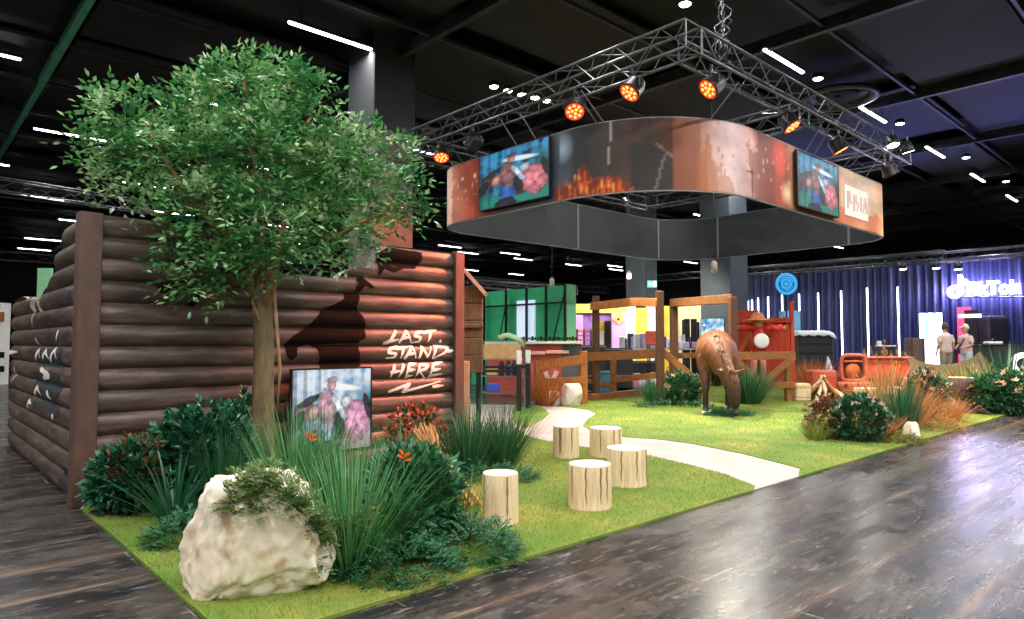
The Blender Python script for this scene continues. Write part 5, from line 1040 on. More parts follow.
wallseg('cream_wall', 625, 636, 306, 395, 28.5, 28.5, m_cream, BT); wallseg('yellow_wall', 635, 648, 308, 395, 28.8, 28.8, m_yel, BT); wallseg('white_wall', 647, 662, 306, 395, 29, 29, m_pkw, BT); wallseg('yellow_wall', 661, 676, 306, 395, 29.4, 29.4, m_yel, BT); wallseg('cream_wall', 675, 707, 303, 395, 29.8, 29, m_cream, BT)
wallseg('dark_door', 683, 688, 320, 392, 28.6, 28.6, m_black, BT); wallseg('dark_door', 695, 700, 322, 392, 28.6, 28.6, m_black, BT)
b = MB(); pp = at(618.5, 318, 27.7); b.box(pp, (.36, .05, .36), R=Matrix.Rotation(-A, 3, 'Z') @ Matrix.Rotation(math.pi / 4, 3, 'Y')); b.obj('diamond_sign', m_yel, BT); b = MB(); b.box(at(618.5, 319, 27.6), (.1, .04, .12), -A); b.obj('sign_mark', m_black, BT)
pl = bpy.data.lights.new('booth_light', 'AREA'); pl.energy = 260; pl.size = 5; pl.size_y = 1.2; pl.shape = 'RECTANGLE'; pl.color = (1, .95, .85); o = bpy.data.objects.new('booth_light', pl); COL.objects.link(o); o.location = at(640, 285, 25.5); o.rotation_euler = (math.radians(50), 0, -A)
# shelves, tables and goods in front of the booth
t = thing('wooden_rack', 'small wooden bottle rack in front of the purple wall', 'rack', g0(582, 342, 26))
for k in range(3): b = MB(); b.bar(at(577, 331 + k * 4.5, 26), at(591, 331 + k * 4.5, 26), .3, .05); b.obj('shelf_board', m_wood, t)
for x in (577, 584, 591): p = at(x, 329, 26); b = MB(); b.bbox((p.x, p.y, p.z / 2), (.05, .3, p.z), -A); b.obj('rack_side', m_dwood, t)
R_ = random.Random(21); pal = ['#e8dfe8', '#b8a4d0', '#6a4a8a', '#e3e6ee', '#c9b4dc', '#3a3a4a', '#d9c0c8', '#f0ecf0']
t = thing('display_table', 'long low display table heaped with pale goods before the booth', 'table', g0(650, 342, 25.5)); p, q = at(620, 349, 25.5), at(697, 349, 24.5)
b = MB(); b.bar(p, q, .9, .06); b.obj('table_top', m_pkw, t)
for e in (p, q, p.lerp(q, .5)): b = MB(); b.bbox((e.x, e.y, (e.z - .03) / 2), (.08, .8, e.z - .03), -A); b.obj('table_leg', m_black, t)
for k in range(26):
    x = 622 + k * 2.9; d = 25.3 - k * .04 + R_.uniform(-.25, .25); c = at(x, 349, d); h = R_.uniform(.18, .55); w_ = R_.uniform(.12, .26); b = MB(); b.bbox((c.x, c.y, c.z + .03 + h / 2), (w_, R_.uniform(.1, .25), h), -A + R_.uniform(-.3, .3), .02)
    tag(b.obj('goods_box', M('goods_%d' % k, R_.choice(pal), rough=.5)), 'small pale packaged box on the long display table', 'box', 'goods on the display table')
for k, (x, d, col) in enumerate(((622, 21.8, '#5a86c8'), (631, 21.6, '#d98aa8'), (637, 22, '#e0d6da'), (652, 22.5, '#e8e2e0'), (668, 22.5, '#4a4a78'), (680, 22.6, '#5a4a80'))):
    c = at(x, 342, d); t = thing('goods_bag', ('blue', 'pink', 'pale grey', 'white', 'dark blue', 'violet')[k] + ' stuffed bag on the ground behind the rail fence', 'bag', (c.x, c.y, 0)); b = MB(); h = R_.uniform(.45, .7)
    b.lathe([(.14, .0), (.24, .05), (.26, h * .4), (.2, h * .8), (.07, h * .92), (.1, h)], (c.x, c.y, 0), 14); b.obj('sack', M('bag_' + col[1:], col, rough=.6, bump=.3), t, True); b = MB(); b.tube([(c.x - .07, c.y, h * .95), (c.x - .05, c.y, h + .12), (c.x + .05, c.y, h + .12), (c.x + .07, c.y, h * .95)], .012, 6); b.obj('handle', m_black, t, True)
t = thing('red_armchair', 'small red chair right beside the tall gateway post', 'chair', g0(653, 342, 22)); c = g0(653, 342, 22); b = MB(); b.bbox((c.x, c.y, 1.45), (.36, .4, .12), -A, .03); b.obj('seat', m_redw, t); b = MB(); q = c + FW * .18 - RT * .02; b.bbox((q.x, q.y, 1.68), (.38, .08, .36), -A, .03); b.obj('backrest', m_redw, t)
for sx in (-1, 1):
    for sy in (-1, 1): q = c + RT * sx * .14 + FW * sy * .15; b = MB(); b.tube([(q.x, q.y, 0), (q.x, q.y, 1.42)], .02, 6); b.obj('leg', m_black, t)
# dark tall figures of banners by the doors
for x, lab in ((687, 'narrow dark upright banner left of the blue poster'), (694, 'second narrow dark upright banner by the blue poster')):
    c = at(x, 342, 24.5); t = thing('dark_banner', lab, 'banner', (c.x, c.y, 0)); h = zz(320, 24.5); b = MB(); b.bbox((c.x, c.y, h / 2 + .04), (.22, .06, h), -A, .02); b.obj('panel', m_case, t); b = MB(); b.bbox((c.x, c.y, .03), (.4, .3, .06), -A, .02); b.obj('foot', m_black, t)
# blue poster
PAL2 = dict(bg='#2f86b8', bg2='#a8dcf0', grass='#e6f2f6', hill='#3a9ac0', glow='#ffffff', horse='#e8f4f8', rump='#d8eef4', dark='#1f5a80', jean='#2f7aa8', shirt='#d9eef5', cloth='#f4fbff', skin='#cfe8ee', hat='#2a6a90')
def abs_pic(a, t): n = FR(a * 3.2, t * 3.2, 8); n2 = FR(a * 6, t * 6, 3); c = lerp(H3('#2f86b8'), H3('#b8e0f0'), .5 + n * 1.2); return lerp(c, H3('#f2f8fa'), max(0, n2) * 1.6)
p, q = at(701, 342, 23.2), at(725, 342, 22.8); t = thing('blue_poster', 'upright blue and white poster screen behind the horse', 'poster', (p.x, p.y, 0)); z1, z0 = zz(318, 23), zz(343, 23); ex = (q - p).normalized(); w_ = (q - p).length; c = (p + q) / 2; c.z = (z0 + z1) / 2
b = MB(); b.bar((p.x, p.y, c.z), (q.x, q.y, c.z), .08, z1 - z0); b.obj('poster_frame', m_black, t)
g = grid(None, 60, 60, lambda a, s_: c + ex * (a - .5) * w_ * .96 + UP * (s_ - .5) * (z1 - z0) * .95 - V((ex.y, -ex.x, 0)) * -.045, abs_pic); g.obj('picture', VC('poster_print', .8), t)
for e in (p.lerp(q, .15), p.lerp(q, .85)): b = MB(); b.tube([(e.x, e.y, 0), (e.x, e.y, z0)], .03, 6); b.obj('leg', m_black, t)
# emergency exit sign on the column
e = at(652, 284, 28.6); t = thing('exit_sign', 'green exit sign with white arrow on the dark column', 'sign', e); b = MB(); b.bbox(e, (.40, .08, .30), -A, .01); lbx = b.obj('lit_box', EM('exit_green', '#1f9a8a', .9, '#1a7a6a'), t); m_ex = EM('exit_white', '#f0fff8', 1.4)
o_ = e - FW * .05; ql = lambda x, z: o_ + RT * x + UP * z
b = MB(); b.bar(ql(-.14, 0), ql(-.02, 0), .012, .03, .003); b.bar(ql(-.15, 0), ql(-.09, .06), .012, .03, .003); b.bar(ql(-.15, 0), ql(-.09, -.06), .012, .03, .003); b.obj('arrow', m_ex, lbx)
b = MB(); b.box(ql(.12, 0), (.10, .012, .24), -A); b.obj('door_symbol', m_ex, lbx)
b = MB(); b.lathe([(.022, -.006), (.022, .006)], ql(.045, .08), 10, Matrix.Rotation(-A, 3, 'Z') @ Matrix.Rotation(math.pi / 2, 3, 'X')); b.bar(ql(.04, .05), ql(.03, -.02), .012, .03, .003); b.bar(ql(.03, -.02), ql(.055, -.1), .012, .02, .003); b.bar(ql(.03, -.02), ql(-.005, -.09), .012, .02, .003); b.bar(ql(.04, .04), ql(.07, .0), .012, .016, .003); b.obj('runner_symbol', m_ex, lbx)
b = MB(); b.tube([e + UP * .15, e + UP * .5], .01, 5); b.obj('hanger', m_dark, t)
# small lamps hanging under the ring edge
for x, y, d, lab in ((714, 267, 17, 'pale small lamp hanging before the dark column'), (552, 282, 24, 'pale small lamp above the green screen wall'), (629, 275, 26, 'small lamp cluster left of the exit sign')):
    e = at(x, y, d); t = thing('hanging_lamp', lab, 'lamp', e); b = MB(); b.lathe([(.05, -.16), (.09, -.14), (.08, .1), (.03, .16)], e, 12); b.obj('lamp_head', M('lamp_' + str(x), '#cfc0b4', rough=.4), t, True); b = MB(); b.tube([e + UP * .15, V((e.x, e.y, 8))], .012, 5); b.obj('cord', m_dark, t)
# ------------------------------------------------------------------ red barn front with scarecrow
BC = at(764, 342, 18.4); BN = thing('red_barn_front', 'bright red wooden barn front with stepped top behind the brace gate', 'barn front', (BC.x, BC.y, 0)); p, q = at(734, 342, 18.8), at(792, 342, 18.0); ex = (q - p).normalized(); w_ = (q - p).length
nb = 9
for k in range(nb):
    c = p + ex * w_ * ((k + .5) / nb); x = 734 + 58 * (k + .5) / nb; top = zz(310 if x < 739 else (318 if x < 743 else (310 if x < 757 else 318)), 18.4); b = MB(); b.bbox((c.x, c.y, .3 + (top - .3) / 2), (w_ / nb * .985, .06, top - .3), math.atan2(ex.y, ex.x), .006); b.obj('board', m_redwood, BN)
for y, h in ((321, .10), (354, .12)): b = MB(); b.bar(at(734, y, 18.7), at(792, y, 17.9), .05, h); b.obj('batten', m_redwood, BN)
for x1, y1, x2, y2 in ((740, 352, 758, 324), (790, 352, 770, 324)): b = MB(); b.bar(at(x1, y1, 18.5), at(x2, y2, 18.2), .05, .12); b.obj('brace', m_orgwood, BN)
b = MB(); b.bbox((q.x, q.y, zz(302, 18) / 2), (.10, .10, zz(302, 18)), -A, .01); tag(b.obj('red_pole', m_redwood), 'tall thin red pole at the right edge of the barn front', 'pole')
SC = at(758, 342, 17.6); t = thing('scarecrow', 'scarecrow with straw hat, red sleeves and a round pale disc', 'scarecrow', (SC.x, SC.y, 0)); s_ = lambda x, y, z: V((SC.x, SC.y, 0)) + RT * x + FW * y + UP * z
b = MB(); b.tube([s_(0, 0, 0), s_(0, 0, 2.0)], .04, 8); b.obj('stake', m_dwood, t)
b = MB(); zc = zz(319, 17.6); b.lathe([(.02, .17), (.10, .16), (.16, .10), (.17, .02), (.36, -.03), (.37, -.045), (.15, -.02)], s_(0, 0, zc), 24); b.obj('straw_hat', M('straw_hat', '#c9703c', '#e08a52', 10, .7), t, True)
b = MB(); b.lathe([(.02, -.17), (.1, -.13), (.14, 0), (.11, .11), (.04, .14)], s_(0, -.02, zc - .14), 16); b.obj('sack_head', m_straw, t, True)
zs = zz(328, 17.6); m_sleeve = M('red_check', '#b01f1a', '#d93a2a', 9, .7, lo=.45, hi=.55)
for sg in (-1, 1):
    b = MB(); b.tube([s_(sg * .02, 0, zs - .02), s_(sg * .25, 0, zs + .02), s_(sg * .5, -.02, zs - .01), s_(sg * .62, -.02, zs + .03)], [.11, .10, .085, .08], 10); b.obj('sleeve', m_sleeve, t, True)
    for k in range(7): b = MB(); b.tube([s_(sg * .6, -.02, zs + .02), s_(sg * (.74 + .01 * k), -.02 + .01 * (k - 3), zs + .03 + (k - 3) * .022)], [.01, .004], 4); b.obj('straw_tuft', m_straw, t)
b = MB(); b.tube([s_(0, 0, zs + .05), s_(0, 0, zs - .3), s_(0, 0, zs - .62)], [.13, .2, .18], 14); b.obj('shirt', m_sleeve, t, True)
b = MB(); RD = Matrix.Rotation(-A, 3, 'Z') @ Matrix.Rotation(math.pi / 2, 3, 'X'); b.lathe([(.01, .05), (.15, .045), (.19, .03), (.195, 0), (.18, -.01)], s_(0, -.24, zz(341, 17.6)), 28, RD); b.obj('pale_disc', m_white, t, True)
for sg in (-1, 1): b = MB(); b.tube([s_(sg * .09, 0, zs - .58), s_(sg * .12, 0, zs - .95), s_(sg * .12, 0, .35)], [.09, .08, .07], 10); b.obj('trouser_leg', M('pink_trouser', '#d98a72', '#e6a08a', 6, .7), t, True)
# round blue sign on a pole
e = at(786, 284, 21.0); m_blue = EM('blue_sign', '#2f9fe0', .55, '#2f8fd0'); m_navy = M('sign_navy', '#17395a', rough=.5); t = thing('round_blue_sign', 'round light blue sign with concentric rings on a thin pole', 'sign', (e.x, e.y, 0))
b = MB(); b.tube([(e.x, e.y, 0), (e.x, e.y, e.z)], .025, 8); b.obj('pole', m_dark, t)
b = MB(); b.lathe([(.335, -.03), (.34, 0), (.33, .03)], e, 36, RD); dsc = b.obj('disc', m_navy, t)
for r1, r0 in ((.34, .25), (.17, .10), (.07, .001)): b = MB(); b.lathe([(r1, .03), (r1, .045), (r0, .045), (r0, .03)], e, 36, RD, False); b.obj('ring', m_blue, dsc)
for k, (a0, a1) in enumerate(((.2, 2.9), (3.4, 6.0))):
    b = MB(); pts = [e - FW * .04 + RT * .205 * math.cos(a0 + (a1 - a0) * i / 16) + UP * .205 * math.sin(a0 + (a1 - a0) * i / 16) for i in range(17)]; b.tube(pts, .02, 5) if k == 0 else b.tube(pts[::1], .012, 5); b.obj('arc', m_blue, dsc)
b = MB(); b.bar(e - FW * .042 - RT * .22, e - FW * .042 - RT * .1, .01, .02, .003); b.bar(e - FW * .042 + RT * .1, e - FW * .042 + RT * .22, .01, .02, .003); b.obj('bar', m_blue, dsc)
b = MB(); b.bbox(at(790, 330, 23.5), (.55, .3, 1.0), -A, .02); p = at(790, 342, 23.5); t = thing('blue_locker', 'pale blue cabinet behind the red pole', 'cabinet', (p.x, p.y, 0)); z1 = zz(311, 23.5); b = MB(); b.bbox((p.x, p.y, z1 / 2), (.6, .4, z1), -A, .02); b.obj('body', M('pale_blue', '#5fa8d0', '#74b8dc', 3, .5), t); b = MB(); q = p - FW * .21; b.bbox((q.x, q.y, z1 / 2), (.52, .02, z1 * .9), -A, .005); b.obj('door', M('pale_blue2', '#6fb4da', rough=.5), t)
# covered stack
p = at(811, 342, 22.3); t = thing('covered_case_stack', 'dark tall case stack with a thin white sheet on top', 'case stack', (p.x, p.y, 0)); z1 = zz(332, 22.3); b = MB(); b.bbox((p.x, p.y, z1 / 2), (1.12, .8, z1), -A, .03); b.obj('case_body', M('case_navy', '#161c22', '#202830', 4, .5), t)
for k in range(5): b = MB(); q = p - FW * .41; b.bbox((q.x, q.y, .25 + k * .3), (1.1, .02, .03), -A, .005); b.obj('rib', m_black, t)
m_sheet = M('thin_white_sheet', '#c9d0da', '#dde2ea', 3, .4); b = MB(); vs = []; N = 14
for i in range(N + 1):
    for j in range(N + 1): x, y = i / N - .5, j / N - .5; edge = max(abs(x), abs(y)) * 2; vs.append(V((p.x, p.y, 0)) + RT * x * 1.32 + FW * y * .95 + UP * (z1 + .03 + .03 * math.sin(i * 1.9) * math.cos(j * 1.3) - max(0, edge - .86) * 1.1 - (.25 * max(0, x - .3) * 2)))
b.add(vs, [(i * (N + 1) + j, (i + 1) * (N + 1) + j, (i + 1) * (N + 1) + j + 1, i * (N + 1) + j + 1) for i in range(N) for j in range(N)]); o = b.obj('sheet', m_sheet, t, True); o.modifiers.new('t', 'SOLIDIFY').thickness = .006
p = at(828, 342, 21.8); b = MB(); a_ = [(0, 0, zz(356, 21.8)), (-.14, 0, .35), (.28, .05, .3)]; pts = [p * V((1, 1, 0)) + RT * x + FW * y + UP * z for x, y, z in a_]; back = [q + FW * .12 for q in pts]; b.add(pts + back, [(0, 1, 2), (5, 4, 3), (0, 3, 4, 1), (1, 4, 5, 2), (2, 5, 3, 0)]); 
m_sail = M('white_cloth', '#dfe3ec', '#eef0f6', 4, .6); tag(b.obj('white_pennant', m_sail), 'white pointed cloth standing right of the covered cases', 'cloth')
# ------------------------------------------------------------------ stage with curtain, tubes, sign
SU = 29.0; m_curt = M('navy_curtain', '#11163a', '#1a2150', 1.2, .5); SG = MB(); SG.box((SU - 2.1, 6.0, .15), (5.2, 13, .3)); tag(SG.obj('stage_platform', m_case), 'low black stage platform in front of the blue curtain', 'stage')
nC = 7; yr = [16.2 - k * 2.45 for k in range(nC + 1)]
for k in range(nC):
    t = thing('stage_curtain', 'dark blue pleated stage curtain, ' + ('leftmost drop, beside the dark column', 'second drop from the column, behind the round blue sign', 'third drop, behind the covered case stack', 'fourth drop, behind the red vehicle', 'fifth drop, behind the brown crate', 'sixth drop, behind the glowing letters', 'last drop at the right edge')[k], 'curtain', (SU, (yr[k] + yr[k + 1]) / 2, .3)); b = MB(); n = 110; vs = []
    for i in range(n + 1):
        y = yr[k] + (yr[k + 1] - yr[k]) * i / n; ph = y * 21; a_ = .07 * math.sin(ph + .8 * math.sin(y * 3.1)) + .03 * math.sin(ph * .37)
        for z in (.02, 1.5, 3.0, 4.6): vs.append((SU + a_ * (1.15 - z * .08), y, z))
    b.add(vs, [(i * 4 + j, (i + 1) * 4 + j, (i + 1) * 4 + j + 1, i * 4 + j + 1) for i in range(n) for j in range(3)]); b.obj('cloth', m_curt, t, True)
    b = MB(); b.tube([(SU, yr[k], 4.6), (SU, yr[k + 1], 4.6)], .03, 6); b.obj('hem_pole', m_dark, t)
m_led = EM('white_tube', '#dfe6ff', 7)
for k, (x, y0, y1) in enumerate(((748, 301, 345), (752, 300, 345), (758, 298, 345), (768, 297, 345), (782, 295, 345), (799, 294, 352), (818, 293, 352), (841, 291, 362), (867, 288, 362), (897.5, 287, 362))):
    p = PU(x, y0, SU - .5); q = PU(x, y1, SU - .5); t = thing('light_tube', 'tall white light tube ' + ('leftmost of the row, next to the dark column', 'second of the row, beside the leftmost tube', 'third of the row, left of the round sign pole', 'fourth of the row, above the scarecrow', 'fifth of the row, directly under the round blue sign', 'between the round sign and the covered cases', 'above the covered case stack', 'above the white pointed cloth', 'above the red vehicle front', 'standing left of the brown crate')[k], 'light tube', (p.x, p.y, .3))
    zb = .3 if p.y < 12.3 else 0.0; b = MB(); b.tube([(p.x, p.y, zb + .12), (p.x, p.y, p.z)], .03, 8); b.obj('glowing_tube', m_led, t, True); b = MB(); b.lathe([(.16, 0), (.16, .04), (.04, .06), (.04, .12)], (p.x, p.y, zb), 14); b.obj('base', m_black, t, True)
    b = MB(); b.tube([(p.x, p.y, p.z), (p.x, p.y, p.z + .05)], .04, 8); b.obj('end_cap', m_dark, t)
# stage: screens, crate, counter
p, q = PU(920, 345, SU - .35), PU(943, 345, SU - .35); z1, z0 = PU(930, 313, SU - .35).z, .35; t = thing('led_wall', 'glowing blue white video wall on the stage', 'video wall', (SU - .35, (p.y + q.y) / 2, .3)); b = MB(); b.box((SU - .3, (p.y + q.y) / 2, (z0 + z1) / 2), (.1, abs(p.y - q.y) + .06, z1 - z0 + .04)); b.obj('cabinet', m_black, t)
g = grid(None, 40, 60, lambda a, s_: V((SU - .36, p.y + (q.y - p.y) * a, z0 + (z1 - z0) * s_)), lambda a, s_: lerp(H3('#3f63d8'), H3('#eaf2ff'), .55 + FR(a * 5, s_ * 1.2, 4) * 1.3)); g.obj('picture', VC('led_picture', 6), t)
p, q = PU(958, 345, SU - .3), PU(972, 345, SU - .3); z1 = PU(965, 307, SU - .3).z; t = thing('pink_panel', 'narrow pink lit panel right of the video wall', 'light panel', (SU - .3, (p.y + q.y) / 2, .3)); b = MB(); b.box((SU - .28, (p.y + q.y) / 2, (z1 + .3) / 2), (.06, abs(p.y - q.y), z1 - .3)); b.obj('panel', EM('pink_glow', '#e0486a', .9, '#c03a5a'), t); b = MB(); m1 = PU(965.5, 316, SU - .4); b.box((SU - .36, m1.y - .12, m1.z), (.05, .7, .12)); b.obj('white_bar', EM('white_bar_glow', '#ffffff', 3), t); b = MB(); b.box((SU - .34, (p.y + q.y) / 2 - .22, 1.5), (.05, .4, 2.3)); b.obj('dark_panel', m_black, t)
c = at(914, 342, 22.8); t = thing('brown_crate', 'tall brown wooden crate on the stage left of the video wall', 'crate', (c.x, c.y, .3)); z1 = zz(338, 22.8); b = MB(); b.bbox((c.x, c.y, (z1 + .3) / 2), (.5, .4, z1 - .3), -A, .02); b.obj('crate_body', M('crate_brown', '#5d4a44', '#6f5a52', 5, .6), t)
for s in (-.2, .2): b = MB(); q = c + RT * s - FW * .21; b.bbox((q.x, q.y, (z1 + .3) / 2), (.06, .03, z1 - .32), -A, .006); b.obj('slat', m_dwood, t)
p, q = at(968, 342, 21.9), at(1060, 342, 20.6); z1 = zz(346, 21.3); t = thing('stage_counter', 'long black stage counter at the right edge of the picture', 'counter', (p.x, p.y, 0)); b = MB(); b.bar((p.x, p.y, (z1 + .3) / 2), (q.x, q.y, (z1 + .3) / 2), .7, z1 - .3); b.obj('counter_body', m_case, t); b = MB(); b.bar((p.x, p.y, z1 + .02), (q.x, q.y, z1 + .02), .78, .04); b.obj('counter_top', m_black, t)
ex = (q - p).normalized(); nrm = V((ex.y, -ex.x, 0)); nrm = nrm if nrm.dot(FW) < 0 else -nrm
c = at(1024, 364, 20.75); b = MB(); pts = [c + ex * .27 * math.cos(a) + UP * .27 * math.sin(a) for a in [math.radians(42 + i * 276 / 20) for i in range(21)]]; b.tube(pts, .085, 8); b.obj('white_letter', EM('letter_white', '#f2f2f6', 1.0, '#e8e8ee'), t, True)
c = at(993, 342, 21.2); t = thing('white_console', 'small white console on the black stage counter', 'console', (c.x, c.y, z1)); b = MB(); b.bbox((c.x, c.y, z1 + .10), (.46, .3, .09), -A, .03); b.obj('case', m_white, t); b = MB(); b.tube([(c.x - .2, c.y, z1 + .17), (c.x, c.y, z1 + .22), (c.x + .2, c.y - .1, z1 + .15)], .02, 6); b.obj('cable', m_black, t)
c = at(995, 318, 24.2); t = thing('stage_speaker', 'large black loudspeaker block behind the stage counter', 'loudspeaker', (c.x, c.y, .3)); b = MB(); z1 = zz(316, 24.2); b.bbox((c.x, c.y, (z1 + .3) / 2), (.85, .6, z1 - .3), -A, .03); b.obj('cabinet', m_case, t); b = MB(); q = c - FW * .31; b.bbox((q.x, q.y, (z1 + .3) / 2), (.76, .02, z1 - .5), -A, .006); b.obj('grille', m_black, t)
c = at(885, 342, 24.0); z1 = zz(346, 24); t = thing('side_table', 'small dark table with a white box among the light tubes', 'table', (c.x, c.y, .3)); b = MB(); b.bbox((c.x, c.y, z1), (.55, .4, .04), -A, .01); b.obj('table_top', m_white, t); b = MB(); b.bbox((c.x, c.y, (z1 + .3) / 2), (.5, .36, z1 - .34), -A, .01); b.obj('skirt', m_case, t)
c2_ = at(879, 342, 24.0); b = MB(); b.bbox((c2_.x, c2_.y, z1 + .10), (.13, .13, .16), -A, .02); tag(b.obj('white_box', m_white), 'small white box on the dark side table', 'box')
# glowing sign letters
def glow_text(txt, x0, x1, ybase, ytop, u, mat, par):
    cu = bpy.data.curves.new('t', 'FONT'); cu.body = txt; cu.extrude = .04; cu.bevel_depth = .012; cu.offset = .025; o = bpy.data.objects.new('t', cu); COL.objects.link(o); dg = bpy.context.evaluated_depsgraph_get(); me = bpy.data.meshes.new_from_object(o.evaluated_get(dg)); bpy.data.objects.remove(o)
    co = [v.co.copy() for v in me.vertices]; mx, Mx = min(c.x for c in co), max(c.x for c in co); my, My = min(c.y for c in co), max(c.y for c in co); p, q = PU(x0, ybase, u), PU(x1, ybase, u); ht = PU((x0 + x1) / 2, ytop, u).z - PU((x0 + x1) / 2, ybase, u).z
    org = ORG[par]
    for v in me.vertices: y = p.y + (q.y - p.y) * (v.co.x - mx) / (Mx - mx); z = p.z + ht * (v.co.y - my) / (My - my); v.co = V((u - v.co.z, y, z)) - org
    me.materials.append(mat); ob = bpy.data.objects.new('letters', me); COL.objects.link(ob); ob.parent = par; return ob
m_sign = EM('sign_white', '#d0c4ff', 18); SGN = thing('illuminated_sign', 'big glowing white letter sign before the blue curtain', 'illuminated sign', (SU - .6, 5.5, 3.4))
glow_text('TikTok', 963, 1022, 296, 282, SU - .6, m_sign, SGN)
b = MB(); pc = PU(954.5, 292, SU - .6); pts = [pc + V((0, -.17 * math.cos(a), .17 * math.sin(a))) for a in [2 * math.pi * i / 20 for i in range(21)]]; b.tube(pts, .07, 8); b.tube([pc + V((0, -.19, 0)), pc + V((0, -.19, .62))], .07, 8); b.tube([pc + V((0, -.19, .6)), pc + V((0, -.26, .42)), pc + V((0, -.42, .34))], .06, 8); b.obj('note_symbol', m_sign, SGN, True)
b = MB(); a_, c_ = PU(945, 297, SU - .5), PU(1024, 297, SU - .5); b.tube([a_, c_], .025, 6); b.obj('support_rail', m_dark, SGN)
for x in (954, 968, 983, 1003, 1018): p = PU(x, 288, SU - .32); l = bpy.data.lights.new('sign_back_light', 'POINT'); l.energy = 60; l.color = (.66, .6, 1); l.shadow_soft_size = .15; o = bpy.data.objects.new('sign_back_light', l); COL.objects.link(o); o.location = p
for x, y, lab in ((903, 267, 'left of the bright stage lamps above the curtain'), (936, 266, 'middle bright stage lamp above the curtain'), (958, 267, 'right of the bright stage lamps above the curtain')):
    p = PU(x, y, 27.4); t = thing('stage_lamp', lab, 'stage light', p); b = MB(); b.lathe([(.08, .16), (.14, .1), (.15, -.08), (.13, -.08)], p, 14); b.obj('can', m_black, t, True); b = MB(); b.lathe([(.125, -.07), (.1, -.1), (.01, -.11)], p, 14); b.obj('lens', EM('stage_lamp_glow', '#cfd0ff', 14), t, True); b = MB(); b.tube([p + UP * .15, V((p.x, p.y, 4.4))], .02, 5); b.obj('clamp', m_dark, t)
    l = bpy.data.lights.new('stage_beam', 'SPOT'); l.energy = 90; l.color = (.45, .45, 1); l.spot_size = math.radians(95); l.spot_blend = .8; o = bpy.data.objects.new('stage_beam', l); COL.objects.link(o); o.location = p - UP * .14; o.rotation_euler = (0, math.radians(-35), 0)
for y in (4.5, 8.5, 12.5):
    l = bpy.data.lights.new('stage_wash', 'SPOT'); l.energy = 330; l.color = (.22, .22, 1); l.spot_size = math.radians(120); l.spot_blend = .9; o = bpy.data.objects.new('stage_wash', l); COL.objects.link(o); o.location = (27.3, y, 4.9); o.rotation_euler = (0, math.radians(180 - 20), 0)
